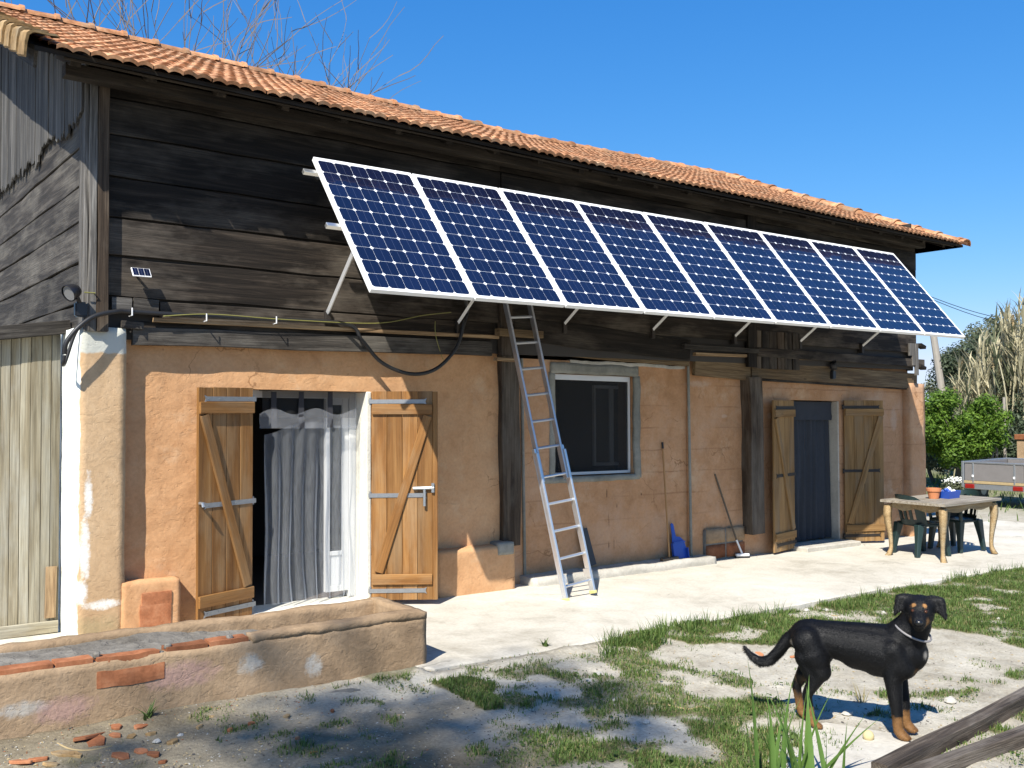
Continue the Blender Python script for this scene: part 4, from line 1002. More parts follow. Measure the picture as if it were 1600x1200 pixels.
# ---- plank screen left of the pillar
sc_ = thing('plank_screen', 'pale vertical board screen beside the white edged pillar', 'board screen', (1.3, 8.8, S(1)))
x = 1.845; i = 0
while x > .55:
    w_ = random.choice((.072, .078, .084)); plank('board', (x-w_/2, 8.79-random.uniform(0, .008), S(1)-.05), (x-w_/2+.004, 8.79-random.uniform(0, .008), 2.5), w_-.003, .022, 'screen_wood', sc_, (0, -1, 0), .002, 6); x -= w_
plank('bottom_board', (.5, 8.765, S(1)+.05), (1.84, 8.765, S(1)+.045), .1, .02, 'screen_wood', sc_, (0, -1, 0), .003)
a, b = onY(80, 885, 8.76), onY(78, 965, 8.76); plank('patch_board', b, a, .085, .018, 'batten_wood', sc_, (0, -1, 0), .001)
plank('capping', (.5, 8.79, 2.36), (1.9, 8.79, 2.57), .11, .13, 'gable_plank', sc_, (0, -1, 0), .006)
wobj('backing', boxv(.5, 1.84, 8.815, 8.835, -.1, 2.48), BOXF, 'interior_dark', sc_)

# ---- kerb step, brick pier and bits along the wall
ys0 = 8.15
t = lump('kerb_step', onY(836, 895, ys0).x, SLAB(1094, 876).x-.02, ys0, YM+.05, -.1, .09, 'kerb_cement', None, .05, .012, .012)
tag(t, 'low pale concrete step along the wall behind the ladder', 'step')
bp = SLAB(1101, 877); b2 = SLAB(1172, 869); yb_ = (bp.y+b2.y)/2
t = thing('brick_pier', 'low pier of hollow red bricks smeared with mortar by the leaning squeegee', 'brick pier', ((bp.x+b2.x)/2, yb_+.1, S(bp.x)))
hz = onY(1140, 823, yb_).z-S(bp.x)
lump('mortar', bp.x, b2.x-.1, yb_+.012, yb_+.24, -.03, hz-.01, 'mortar_fill', t, .05, .01, .015)
bw_ = (b2.x-bp.x-.12)/2
for i in range(2):
    for j, (q0, q1) in enumerate(((.02, .2), (.215, hz))):
        lump('brick', bp.x+.02+i*(bw_+.025), bp.x+.02+i*(bw_+.025)+bw_, yb_+.0, yb_+.2, q0, q1, 'red_brick' if j == 0 else 'planter_plaster', t, .05, .006, .012)
lump('cement_block', b2.x-.1, b2.x+.14, yb_+.06, yb_+.28, -.03, hz-.05, 'grey_cement', t, .05, .012, .02)
lump('side_block', bp.x-.2, bp.x-.02, yb_+.16, yb_+.3, -.03, hz-.02, 'mortar_fill', t, .05, .012, .02)
# slate board leaning behind the ladder
a, b = onY(924, 884, YM-.1), onY(909, 827, YM-.02); tag(plank('slate_board', a+Vector((0, 0, 0)), b, .14, .018, 'slate_board', None, (0, -1, .2), .001), 'short dark board leaning on the orange wall behind the ladder foot', 'board')
# broom
ya = YM-.05; tp = onY(1035, 691, YM-.02); bt = SLAB(1046, 872); bt = Vector((onY(1046, 866, 8.27).x, 8.27, S(8.6)+.10))
t = thing('broom', 'broom with thin brown stick leaning on the wall by the blue dustpan', 'broom', (bt.x, bt.y, S(bt.x)+.07))
V, Fc = tube([tp, bt], .011, 8); wobj('stick', V, Fc, 'broom_wood', t)
V, Fc = tube([tp, tp.lerp(bt, .055)], .0135, 8); wobj('grip', V, Fc, 'black_rubber', t)
wobj('head', boxv(bt.x-.14, bt.x+.14, bt.y-.03, bt.y+.03, S(bt.x)+.085, S(bt.x)+.125), BOXF, 'broom_dark', t, bevel=.008)
wobj('bristles', boxv(bt.x-.13, bt.x+.13, bt.y-.025, bt.y+.025, S(bt.x)+.075, S(bt.x)+.086), BOXF, 'bristle', t)
# dustpan
a = onY(1061, 866, 8.3); t = thing('dustpan', 'blue plastic dustpan stood upright against the orange wall', 'dustpan', (a.x, 8.3, S(a.x)+.075))
pol = [(-.13, 0), (.13, 0), (.135, .13), (.11, .22), (.05, .27), (-.02, .28), (-.03, .36), (-.035, .43), (-.06, .45), (-.085, .43), (-.085, .3), (-.1, .2)]
M = frame(X3, Vector((0, -1, .18)), Vector((a.x+.02, 8.31, S(a.x)+.078))); V, Fc = prism(pol, .012); wobj('pan', [M @ v for v in V], Fc, 'blue_plastic', t, bevel=.003)
b_ = MB().box(-.13, -.12, .0, .2, .0125, .05, M).box(.12, .13, 0, .13, .0125, .05, M).box(-.1, .1, .2, .215, .0125, .04, M); b_.obj('rim', 'blue_plastic', t)
# squeegee
tp = onY(1117, 741, YR-.01); bt = SLAB(1160, 872)
t = thing('squeegee', 'floor squeegee with long dark stick leaning against the brick pier', 'squeegee', bt)
V, Fc = tube([tp, tp.lerp(bt, .78)], .012, 8); wobj('stick', V, Fc, 'broom_dark', t)
V, Fc = tube([tp.lerp(bt, .78), bt+Vector((0, 0, .05))], .0125, 8); wobj('sunlit_stick', V, Fc, 'white_plastic', t)  # lower end coloured white where the sun reaches the stick
M = Matrix.Translation(bt) @ Matrix.Rotation(-.5, 4, 'Z'); MB().box(-.09, .09, -.025, .025, .025, .06, M).obj('head', 'white_plastic', t, bevel=.006); MB().box(-.095, .095, -.02, .03, .002, .0255, M).obj('blade', 'black_rubber', t)
# red bow saw hanging beside the faded shutter
a = onY(1181, 650, YR-.06); b = onY(1183, 698, YR-.06)
t = thing('hanging_tool', 'small rusty red tool hanging on the wall between the wooden post and faded shutter', 'tool', b)
V, Fc = tube(spline([a, a+Vector((.05, 0, .0)), a+Vector((.06, 0, -.12)), b+Vector((.02, 0, 0))], 5), .012, 6); wobj('bow', V, Fc, 'rusty_iron', t)
V, Fc = tube([a, b+Vector((.02, 0, 0))], .008, 6); wobj('blade', V, Fc, 'rusty_iron', t)
V, Fc = tube([a+Vector((.02, 0, 0)), a+Vector((.02, .08, .0))], .006, 6); wobj('nail', V, Fc, 'dark_iron', t)

# ---- ladder
f0, f1 = SLAB(880, 937), SLAB(924, 930); fm_ = (f0+f1)/2; tp = onY(808, 480, 8.08); dL = (tp-fm_).normalized(); sx_ = Vector((1, .02, 0)); sx_ = (sx_-dL*sx_.dot(dL)).normalized(); nL = sx_.cross(dL); nL = nL if nL.y < 0 else -nL
Ltot = (8.2-fm_.y)/dL.y
lad = thing('ladder', 'aluminium extension ladder leaning against the house under the solar panels', 'ladder', fm_)
LM = lambda u, v, h: fm_+sx_*u+dL*v+nL*h
def rail(u, v0, v1, h0, h1, w_, mat, nm='rail'):
    V = [LM(u+a_*w_/2, v, h) for v in (v0, v1) for (a_, h) in ((-1, h0), (1, h0), (1, h1), (-1, h1))]
    return wobj(nm, V, [(0, 1, 2, 3), (7, 6, 5, 4), (0, 4, 5, 1), (1, 5, 6, 2), (2, 6, 7, 3), (3, 7, 4, 0)], mat, lad, bevel=.003)
hw = .19
L1 = 1.50
for s_ in (-1, 1):
    rail(s_*hw, .02, L1, 0, .07, .026, 'ladder_aluminium')
    rail(s_*(hw+.012), .02, L1-.02, .012, .02, .006, 'ladder_aluminium_dull', 'rail_rib'); rail(s_*(hw+.012), .02, L1-.02, .05, .058, .006, 'ladder_aluminium_dull', 'rail_rib')
    rail(s_*(hw-.027), 1.2, Ltot, -.012, .052, .024, 'ladder_aluminium_dull')
    rail(s_*hw, 0, .03, -.006, .078, .036, 'yellow_cap', 'foot')
    rail(s_*hw, L1, L1+.05, .0, .045, .026, 'ladder_aluminium', 'rail_tip')
    rail(s_*(hw-.02), .17, .26, -.02, .08, .012, 'ladder_aluminium', 'hook')
i = 0
while .14+i*.278 < L1: 
    v = .14+i*.278; V, Fc = tube([LM(-hw+.013, v, .035), LM(hw-.013, v, .035)], .015, 8); wobj('rung', V, Fc, 'ladder_aluminium', lad); i += 1
for j in range(5, 12):
    v = .16+j*.278
    if v < Ltot-.05: V, Fc = tube([LM(-hw+.04, v, .02), LM(hw-.04, v, .02)], .015, 8); wobj('rung', V, Fc, 'ladder_aluminium_dull', lad)

# ---- planter trough
PT = lambda: None
pl = thing('planter', 'long low plastered brick trough with broken bricks on its rim', 'planter', (2.2, 6.45, S(2)-.06))
pf = SLAB(665, 1037); YP0 = pf.y-.0; XPr = pf.x+.01; YP1 = 6.84; HT = .39
def pz(x): return HT-S(x)*0
V = []
lump('front_wall', .05, XPr, YP0, YP0+.13, -.2, HT-.04, 'planter_plaster', pl, .045, .009, .008)
lump('front_rim', onY(395, 1000, YP0).x, XPr+.002, YP0-.002, YP0+.12, HT-.06, HT, 'planter_plaster', pl, .03, .013, .007)
lump('end_wall', XPr-.11, XPr+.004, YP0+.1, YP1, -.2, HT-.005, 'planter_plaster', pl, .035, .013, .008)
lump('back_wall', .05, XPr+.003, YP1-.1, YP1+.01, -.2, HT-.015, 'planter_plaster', pl, .035, .014, .008)
# filling: rough mortar and earth, sunk towards the right end
n_ = 60; mV = []; mF = []
for i in range(n_+1):
    x = .06+(XPr-.1-.06)*i/n_
    for j in range(13):
        y = YP0+.06+(YP1-.08-YP0-.06)*j/12; deep = .03+.1*max(0, min(1, (x-2.0)/1.2)); mV.append(Vector((x, y, HT-deep-.02+noise.noise(Vector((x*5, y*5, 1)))*.022+noise.noise(Vector((x*14, y*14, 1)))*.012+S(x))))
for i in range(n_):
    for j in range(12): a_ = i*13+j; mF.append((a_, a_+13, a_+14, a_+1))
wobj('filling', mV, mF, 'mortar_fill', pl)
# brick course showing on the rim
x = .1; i = 0; xe = onY(392, 1000, YP0).x; xb0, xb1 = onY(150, 1050, YP0).x, onY(258, 1040, YP0).x
while x < xe:
    L_ = random.uniform(.25, .32); x2 = min(x+L_, xe)
    if x2 > xb0-.02 and x < xb0: x2 = xb0-.01
    if xb0-.03 < x < xb1: x = xb1+.012; continue
    if x2-x > .06: lump('brick', x, x2-.008, YP0+.006, YP0+.12, HT-.062, HT-.006+random.uniform(-.012, .004), 'red_brick', pl, .03, .006, .004)
    x = x2+.004
lump('broken_brick', xb0, xb1, YP0-.006, YP0+.05, HT-.2, HT-.1, 'red_brick', pl, .025, .012, .004)
lump('broken_brick', xb0, xb1-.03, YP0+.002, YP0+.1, HT-.11, HT-.02, 'red_brick', pl, .025, .012, .004)
lump('broken_brick', xb0+.23, xb1, YP0+.005, YP0+.1, HT-.15, HT-.035, 'mortar_fill', pl, .03, .014, .01)
for px in (150, 262, 362):
    a = onY(px, 1020 if px < 200 else (1012 if px < 300 else 990), YP0+.03); lump('mortar_lump', a.x-.018, a.x+.02, a.y, a.y+.04, HT-.03, HT+.006, 'mortar_fill', pl, .012, .012, .008)

# ---- garden table, chairs, table things
ta, tb, tc_ = SLAB(1387, 868), SLAB(1478, 878), SLAB(1551, 866)
tx0, tx1 = (ta.x+tb.x)/2-.0, tc_.x; ty0, ty1 = (tb.y+tc_.y)/2, ta.y; tz = S(12.4)
tw, td_ = tx1-tx0, ty1-ty0
tbl = thing('garden_table', 'old wooden dining table with curved legs on the terrace', 'table', ((tx0+tx1)/2, (ty0+ty1)/2, tz))
TH = .755
def leg(x, y, sx, sy):
    prof = [(.0, .034, -.02), (.05, .028, .0), (.12, .021, .012), (.25, .024, .008), (.42, .033, -.008), (.55, .04, -.018), (.66, .042, -.01), (.69, .04, 0)]
    V = []; Fc = []; zs_ = [q[0] for q in prof]; sp3 = spline(prof, 4); prof = [tuple(q) for q in sp3]
    for z, r, o in prof:
        cx, cy = x-sx*o, y-sy*o
        for a_, b_ in ((-1, -1), (1, -1), (1, 1), (-1, 1)): V.append(Vector((cx+a_*r, cy+b_*r, tz+z)))
    for i in range(len(prof)-1):
        for j in range(4): Fc.append((i*4+j, i*4+(j+1) % 4, (i+1)*4+(j+1) % 4, (i+1)*4+j))
    Fc += [(3, 2, 1, 0), tuple(range(len(V)-4, len(V)))]
    return wobj('leg', V, Fc, 'table_wood', tbl, bevel=.006, seg=2, smooth=True)
for x, sx in ((tx0, -1), (tx1, 1)):
    for y, sy in ((ty0, -1), (ty1, 1)): leg(x, y, sx, sy)
def apron(a, b, axis):
    pol = []; L_ = (b-a).length; m_ = 16
    for i in range(m_+1):
        u = i/m_; pol.append((u*L_, -.10+.035*(math.cos(u*4*math.pi)*.5+.5)*(1 if .1 < u < .9 else 1)))
    pol += [(L_, 0), (0, 0)]
    V, Fc = prism(pol, .022); d = (b-a).normalized(); M = Matrix(((d.x, 0, d.y, a.x), (d.y, 0, -d.x, a.y), (0, 1, 0, a.z), (0, 0, 0, 1)))
    return wobj('apron', [M @ v for v in V], Fc, 'table_wood', tbl)
zt = tz+TH-.04
apron(Vector((tx0+.035, ty0-.0, zt)), Vector((tx1-.035, ty0, zt)), 0); apron(Vector((tx0+.035, ty1, zt)), Vector((tx1-.035, ty1, zt)), 0)
apron(Vector((tx0, ty0+.035, zt)), Vector((tx0, ty1-.035, zt)), 1); apron(Vector((tx1, ty0+.035, zt)), Vector((tx1, ty1-.035, zt)), 1)
ov = .085
npl = 6
for i in range(npl):
    y0_ = ty0-ov+(td_+2*ov)*i/npl; y1_ = y0_+(td_+2*ov)/npl-.0015
    plank('top_board', (tx0-ov, (y0_+y1_)/2, tz+TH-.036), (tx1+ov, (y0_+y1_)/2, tz+TH-.036), y1_-y0_, .034, 'tabletop_wood', tbl, (0, 0, 1), .0005, 3)
def chair(c, rz, label):
    t = thing('plastic_chair', label, 'chair', c, rz, 'green plastic chairs at the table'); W0 = WM[t]
    def P_(nm, V, Fc, **kw): return wobj(nm, [W0 @ Vector(v) for v in V], Fc, 'green_plastic', t, **kw)
    # faces local +x
    def lg(x, y, dx, dy):
        V = []; 
        for z, w_, o in ((0, .028, 1), (.2, .034, .55), (.43, .05, 0)):
            cx, cy = x+dx*o, y+dy*o; V += [Vector((cx+a_*w_, cy+b_*w_, z)) for a_, b_ in ((-1, -1), (1, -1), (1, 1), (-1, 1))]
        Fc = [(i*4+j, i*4+(j+1) % 4, (i+1)*4+(j+1) % 4, (i+1)*4+j) for i in range(2) for j in range(4)]+[(3, 2, 1, 0), (8, 9, 10, 11)]
        P_('leg', V, Fc, bevel=.008)
    for sx, dx in ((.19, .05), (-.19, -.07)):
        for sy in (-.2, .2): lg(sx, sy, dx, .04*(1 if sy > 0 else -1))
    V = boxv(-.22, .24, -.235, .235, .4, .44); P_('seat', V, BOXF, bevel=.018, seg=3)
    # curved back with slots
    n_ = 14; V = []; Fc = []
    for k_, off in ((0, 0), (1, .016)):
        for i in range(n_+1):
            a_ = -1.15+2.3*i/n_
            for j in range(7):
                v = j/6; z = .42+(.40-.05*(a_/1.15)**2-.08*max(0, abs(a_)-.85))*v; rr_ = .27-off
                V.append(Vector((.02-math.cos(a_)*rr_*.95-.10*v, math.sin(a_)*rr_, z)))
    N_ = (n_+1)*7
    for i in range(n_):
        for j in range(6):
            if 1 <= j <= 4 and i % 2 == 1 and 1 < i < n_-1: continue
            a_ = i*7+j; Fc += [(a_, a_+7, a_+8, a_+1), (N_+a_, N_+a_+1, N_+a_+8, N_+a_+7)]
    P_('backrest', V, Fc, smooth=True)
    for sy in (-1, 1):
        V, Fc = tube(spline([(-.1, sy*.255, .64), (.06, sy*.27, .655), (.2, sy*.265, .63), (.235, sy*.25, .55), (.215, sy*.235, .43)], 5), .022, 8); P_('armrest', V, Fc, smooth=True)
    return t
c1 = SLAB(1434, 861); c2 = SLAB(1521, 861)
chair((tx0+.42, ty1-.2, tz), math.radians(-20), 'dark green plastic chair tucked under the table beside the house wall')
chair((tx1-.02, ty0+.5, tz), math.radians(172), 'dark green plastic chair at the table end facing the house wall')
ztop = tz+TH-.001
a = onZ(1459, 779, ztop); pot = thing('flower_pot', 'small orange clay flower pot on the wooden table', 'flower pot', a)
V, Fc = lathe([(.0, 0), (.062, 0), (.082, .1), (.094, .1), (.098, .14), (.085, .14), (.078, .09), (0, .085)], 20); wobj('pot', [v+a for v in V], Fc, 'clay_pot', pot, smooth=False)
a = onZ(1481, 778, ztop); bk = thing('basket', 'blue plastic basket with pegs on the wooden table', 'basket', a)
V, Fc = prism([(-.13, -.09), (.13, -.09), (.13, .09), (-.13, .09)], .1); V = [Vector((v.x*(1+v.z*1.6), v.y*(1+v.z*1.6), v.z)) for v in V]
Fc = [f for f in Fc if f != tuple(range(4, 8))]+[]; V2 = [Vector((v.x*.92, v.y*.9, max(v.z, .008))) for v in V]; b0 = len(V)
Fall = Fc+[tuple(i+b0 for i in reversed(f)) for f in Fc]+[(4+i, 4+(i+1) % 4, b0+4+(i+1) % 4, b0+4+i) for i in range(4)]
wobj('tub', [v+a for v in V+V2], Fall, 'blue_plastic', bk)
for i in range(14):
    p = a+Vector((random.uniform(-.08, .1), random.uniform(-.06, .06), .07+random.uniform(0, .05))); r_ = random.uniform(.018, .03)
    V, Fc = lathe([(0, -r_), (r_*.8, -r_*.5), (r_, 0), (r_*.8, r_*.6), (0, r_)], 8); wobj('peg_bundle', [v+p for v in V], Fc, 'white_plastic' if i % 3 else 'blue_plastic', bk, smooth=True)

# =================================================================== DOG
def build_dog():
    fp, rp = G(1408, 1160), G(1283, 1144); hd = Vector((.24, -.46, 0)).normalized(); rz = math.atan2(hd.y, hd.x)
    # put the near front paw on its pixel
    Mz = Matrix.Rotation(rz, 4, 'Z'); off = Mz @ Vector((.235, -.085, 0)); base = Vector((fp.x-off.x, fp.y-off.y, 0)); base.z = gz(base.x, base.y)+.012
    dog = thing('dog', 'black and tan dog with a collar standing side-on in the yard and looking round', 'dog', base, rz)
    BL, TN, WH = (.0042, .0042, .0046), (.17, .085, .03), (.4, .36, .3)
    C = []   # (p0,r0,p1,r1,colour)
    def cap(p0, r0, p1, r1, col=BL): C.append((Vector(p0), r0, Vector(p1), r1, col))
    # trunk
    cap((-.30, 0, .53), .11, (-.16, 0, .525), .108); cap((-.16, 0, .525), .108, (.02, 0, .505), .126); cap((.02, 0, .505), .126, (.17, 0, .485), .146); cap((.17, 0, .485), .146, (.265, 0, .495), .122)
    cap((.1, 0, .44), .105, (.235, 0, .43), .1); cap((-.02, 0, .47), .105, (.1, 0, .45), .1); cap((-.33, 0, .52), .085, (-.27, 0, .545), .1); cap((.12, 0, .565), .085, (.24, 0, .575), .08); cap((-.25, 0, .57), .07, (.1, 0, .575), .075)
    for s_ in (-1, 1):
        cap((.2, s_*.085, .52), .07, (.25, s_*.085, .42), .065)          # shoulder blade to point
        cap((-.29, s_*.07, .52), .092, (-.235, s_*.085, .42), .08)       # thigh
    # neck
    cap((.23, 0, .56), .115, (.31, -.01, .66), .095); cap((.3, -.01, .65), .096, (.335, -.03, .735), .082); cap((.29, -.02, .55), .08, (.335, -.05, .67), .07)
    # head turned to its right (local -y)
    hc = Vector((.345, -.05, .765)); 
    cap(hc+Vector((0, .02, .0)), .082, hc+Vector((0, -.035, -.005)), .074); cap(hc+Vector((-.034, 0, .02)), .056, hc+Vector((.034, 0, .02)), .056)
    cap(hc+Vector((0, -.05, -.022)), .055, hc+Vector((0, -.155, -.052)), .038); cap(hc+Vector((0, -.06, -.058)), .043, hc+Vector((0, -.14, -.08)), .027)
    cap(hc+Vector((-.045, -.02, -.035)), .034, hc+Vector((-.028, -.07, -.05)), .03); cap(hc+Vector((.045, -.02, -.035)), .034, hc+Vector((.028, -.07, -.05)), .03)
    # ears: out, then folded down
    for s_ in (-1, 1):
        e0 = hc+Vector((s_*.06, .015, .055)); e1 = hc+Vector((s_*.112, .0, .056)); e2 = hc+Vector((s_*.136, -.022, -.04))
        cap(e0, .03, e1, .026); cap(e1, .026, e2, .013); cap(e0+Vector((0, 0, -.012)), .024, e2+Vector((-s_*.022, 0, .025)), .013)
    # fore legs
    for s_, dx in ((-1, 0), (1, .03)):
        y = s_*.085
        cap((.225, y, .44), .068, (.195+dx*.5, y, .355), .056); cap((.195+dx*.5, y, .355), .053, (.212+dx, y, .185), .037, BL)
        cap((.212+dx, y, .185), .036, (.216+dx, y, .15), .034, BL); cap((.214+dx, y, .15), .033, (.22+dx, y, .06), .03, TN); cap((.22+dx, y, .055), .031, (.245+dx, y, .028), .032, TN)
        for q in (-.021, 0, .021): cap((.245+dx, y+q, .026), .019, (.285+dx-abs(q)*.6, y+q*1.15, .017), .014, TN)
    # hind legs
    for s_, dx in ((-1, .03), (1, -.06)):
        y = s_*.085
        cap((-.25, y, .44), .085, (-.24+dx, y, .35), .062); cap((-.3, y, .43), .068, (-.285+dx*.5, y, .34), .052); cap((-.245+dx, y, .35), .057, (-.325+dx, y, .2), .031)
        cap((-.28+dx, y, .29), .043, (-.325+dx, y, .195), .03); cap((-.325+dx, y, .2), .029, (-.312+dx, y, .13), .027, BL if s_ < 0 else TN); cap((-.312+dx, y, .13), .027, (-.3+dx, y, .05), .026, TN)
        cap((-.3+dx, y, .045), .025, (-.275+dx, y, .024), .026, TN)
        for q in (-.018, 0, .018): cap((-.275+dx, y+q, .024), .017, (-.242+dx, y+q, .016), .013, TN)
    # tail
    tp_ = [(-.36, 0, .555), (-.42, .0, .50), (-.475, .0, .42), (-.53, .0, .36), (-.59, .0, .345), (-.645, .0, .375), (-.69, .0, .43)]; tr = [.045, .04, .036, .034, .031, .024, .012]
    for i in range(6): cap(tp_[i], tr[i], tp_[i+1], tr[i+1])
    V = []; Fc = []
    for p0, r0, p1, r1, col in C:
        d = p1-p0; L_ = max(d.length, 1e-5); d = d/L_; up = (Z3 if abs(d.z) < .9 else X3).cross(d).normalized(); w2 = d.cross(up); n_ = 14; rings = []
        for k_ in range(1, 5): a_ = math.pi/2*(1-k_/4.5); rings.append((p0-d*r0*math.sin(a_), r0*math.cos(a_)))
        rings.append((p0, r0)); rings.append((p1, r1))
        for k_ in range(1, 5): a_ = math.pi/2*(k_/4.5); rings.append((p1+d*r1*math.sin(a_), r1*math.cos(a_)))
        b0 = len(V)
        for c_, r_ in rings:
            for j in range(n_): a_ = 2*math.pi*j/n_; V.append(c_+(up*math.cos(a_)+w2*math.sin(a_))*r_)
        R_ = len(rings)
        for i in range(R_-1):
            for j in range(n_): Fc.append((b0+i*n_+j, b0+i*n_+(j+1) % n_, b0+(i+1)*n_+(j+1) % n_, b0+(i+1)*n_+j))
        Fc.append(tuple(b0+j for j in reversed(range(n_)))); Fc.append(tuple(b0+(R_-1)*n_+j for j in range(n_)))
    src = obj('dog_source', newmesh('dog_source', V, Fc))
    rm = src.modifiers.new('remesh', 'REMESH'); rm.mode = 'VOXEL'; rm.voxel_size = .007
    sm = src.modifiers.new('smooth', 'SMOOTH'); sm.factor = .5; sm.iterations = 26
    dg = bpy.context.evaluated_depsgraph_get(); me = bpy.data.meshes.new_from_object(src.evaluated_get(dg)); bpy.data.objects.remove(src, do_unlink=True); me.name = 'body'
    n_ = len(me.vertices); co = np.empty(n_*3); me.vertices.foreach_get('co', co); co = co.reshape(-1, 3)
    best = np.full(n_, 1e9); colr = np.zeros((n_, 4)); colr[:, 3] = 1
    for p0, r0, p1, r1, col in C:
        a_ = np.array(p0); d = np.array(p1-p0); q = np.clip(((co-a_) @ d)/max(d @ d, 1e-9), 0, 1); dist = np.linalg.norm(co-(a_+q[:, None]*d), axis=1)-(r0+(r1-r0)*q)
        mk = dist < best; best[mk] = dist[mk]; colr[mk, :3] = col
    hcn = np.array(hc)
    def blot(c, r, col, soft=.4):
        dist = np.linalg.norm(co-np.array(c), axis=1); f = np.clip((r-dist)/(r*soft), 0, 1)[:, None]; colr[:, :3] = colr[:, :3]*(1-f)+np.array(col)*f
    for s_ in (-1, 1):
        blot(hcn+[s_*.028, -.082, .036], .015, (.3, .15, .05)); blot(hcn+[s_*.048, -.115, -.062], .042, (.22, .11, .036), .7); blot((.29, s_*.045, .42), .05, (.17, .08, .025)); blot(hcn+[s_*.075, -.02, -.05], .014, (.2, .1, .04))
    blot(hcn+[0, -.1, -.09], .03, (.1, .055, .022)); blot((.375, -.05, .5), .03, (.3, .28, .25), .9); blot((-.375, -.06, .50), .03, (.2, .17, .13)); blot((-.345, .09, .26), .055, (.16, .1, .05)); blot((-.31, -.05, .3), .04, (.1, .06, .03))
    # feather the black/tan border on the legs
    zf = np.clip((co[:, 2]-.11-.02*np.sin(co[:, 0]*90))/.08, 0, 1)[:, None]; leg_ = (co[:, 2] < .24)[:, None]; blend = np.array(TN)*(1-zf)+np.array(BL)*zf; colr[:, :3] = np.where(leg_, np.where(np.abs(colr[:, :3]-np.array(TN)).sum(1, keepdims=True) < .12, blend, colr[:, :3]*1), colr[:, :3])
    at = me.color_attributes.new('coat', 'FLOAT_COLOR', 'POINT'); at.data.foreach_set('color', colr.astype(np.float32).ravel())
    me.polygons.foreach_set('use_smooth', [True]*len(me.polygons)); me.materials.append(MATS['dog_fur'])
    W0 = WM[dog]; body = obj('body', me, dog, W0)
    # short coat: fine strands lying back along the body
    rg = np.random.RandomState(3); me.calc_loop_triangles(); nt_ = len(me.loop_triangles); tv = np.empty(nt_*3, int); me.loop_triangles.foreach_get('vertices', tv); tv = tv.reshape(-1, 3)
    ar = np.linalg.norm(np.cross(co[tv[:, 1]]-co[tv[:, 0]], co[tv[:, 2]]-co[tv[:, 0]]), axis=1); NS = 60000; pick = rg.choice(nt_, NS, p=ar/ar.sum()); u = rg.rand(NS, 2); fl = u.sum(1) > 1; u[fl] = 1-u[fl]
    A, B_, C_ = co[tv[pick, 0]], co[tv[pick, 1]], co[tv[pick, 2]]; P = A+(B_-A)*u[:, :1]+(C_-A)*u[:, 1:]; Nn = np.cross(B_-A, C_-A); Nn /= np.linalg.norm(Nn, axis=1, keepdims=True)+1e-12
    flow = np.tile(np.array([-.8, 0, -.55]), (NS, 1)); low = P[:, 2] < .38; flow[low] = [-.15, 0, -1]; hd_ = P[:, 2] > .66; flow[hd_] = [-.2, .8, -.4]; flow += rg.normal(0, .25, (NS, 3)); flow -= Nn*(flow*Nn).sum(1, keepdims=True); flow /= np.linalg.norm(flow, axis=1, keepdims=True)+1e-9
    L_ = rg.uniform(.007, .014, NS)[:, None]; tl = P[:, 0] < -.42; L_[tl] *= 2.0; sd3 = np.cross(Nn, flow); T = np.stack([P-sd3*.0011-Nn*.001, P+sd3*.0011-Nn*.001, P+flow*L_+Nn*L_*.32], 1).reshape(-1, 3)
    fm = bpy.data.meshes.new('coat'); fm.from_pydata(T.tolist(), [], (np.arange(NS*3).reshape(-1, 3)).tolist()); cf = np.repeat(colr[tv[pick, 0]], 3, axis=0)
    at = fm.color_attributes.new('coat', 'FLOAT_COLOR', 'POINT'); at.data.foreach_set('color', cf.astype(np.float32).ravel()); fm.materials.append(MATS['dog_fur']); tag(obj('fur', fm, dog, W0), None, None, None, 'stuff')
    # nose, eyes, collar
    def ball(nm, c, r, mat, sc=(1, 1, 1)):
        V, Fc = lathe([(0, -1), (.5, -.85), (.87, -.5), (1, 0), (.87, .5), (.5, .85), (0, 1)], 12); wobj(nm, [W0 @ (Vector((v.x*r*sc[0], v.y*r*sc[1], v.z*r*sc[2]))+Vector(c)) for v in V], Fc, mat, dog, smooth=True)
    ball('nose', hc+Vector((0, -.188, -.042)), .02, 'dog_nose', (1.15, .8, .85))
    for s_ in (-1, 1): ball('eye', hc+Vector((s_*.034, -.096, .006)), .0105, 'dog_eye')
    ring = []
    cc = Vector((.303, -.02, .63)); ax = Vector((.28, -.18, .9)).normalized(); u_ = ax.cross(Y3).normalized(); w_ = ax.cross(u_)
    for i in range(25): a_ = 2*math.pi*i/24; ring.append(W0 @ (cc+u_*math.cos(a_)*.106+w_*math.sin(a_)*.1+ax*.012*math.cos(a_)))
    V, Fc = tube(ring, .0065, 8, False); wobj('collar', V, Fc, 'collar', dog, smooth=True)
build_dog()
a = G(1357, 1158); V, Fc = lathe([(.033*math.sin(math.pi*i/10), -.033*math.cos(math.pi*i/10)) for i in range(11)], 18)
tag(wobj('ball', [v+a+Vector((0, 0, .03)) for v in V], Fc, 'ball_felt', smooth=True), 'small worn yellowish ball on the ground by the front paws of the dog', 'ball')

# =================================================================== YARD THINGS
# old timbers lying at the lower right
def timber(p0, p1, w, h, label, lift=0):
    a, b = p0, p1; t = plank('old_timber', a+Vector((0, 0, lift)), b+Vector((0, 0, lift)), w, h, 'old_timber', None, (0, 0, 1), .02, 14); return tag(t, label, 'timber', None)
a, b = G(1640, 1085), G(1372, 1222); timber(Vector((a.x, a.y, gz(a.x, a.y)+.0)), Vector((b.x, b.y, gz(b.x, b.y)-.01)), .1, .105, 'dark weathered timber beam lying on the ground behind a paler one')
a, b = G(1680, 1132), G(1420, 1226); timber(Vector((a.x, a.y, gz(a.x, a.y)+.0)), Vector((b.x, b.y, gz(b.x, b.y)-.01)), .09, .09, 'paler split timber beam lying at the edge of the bare ground')
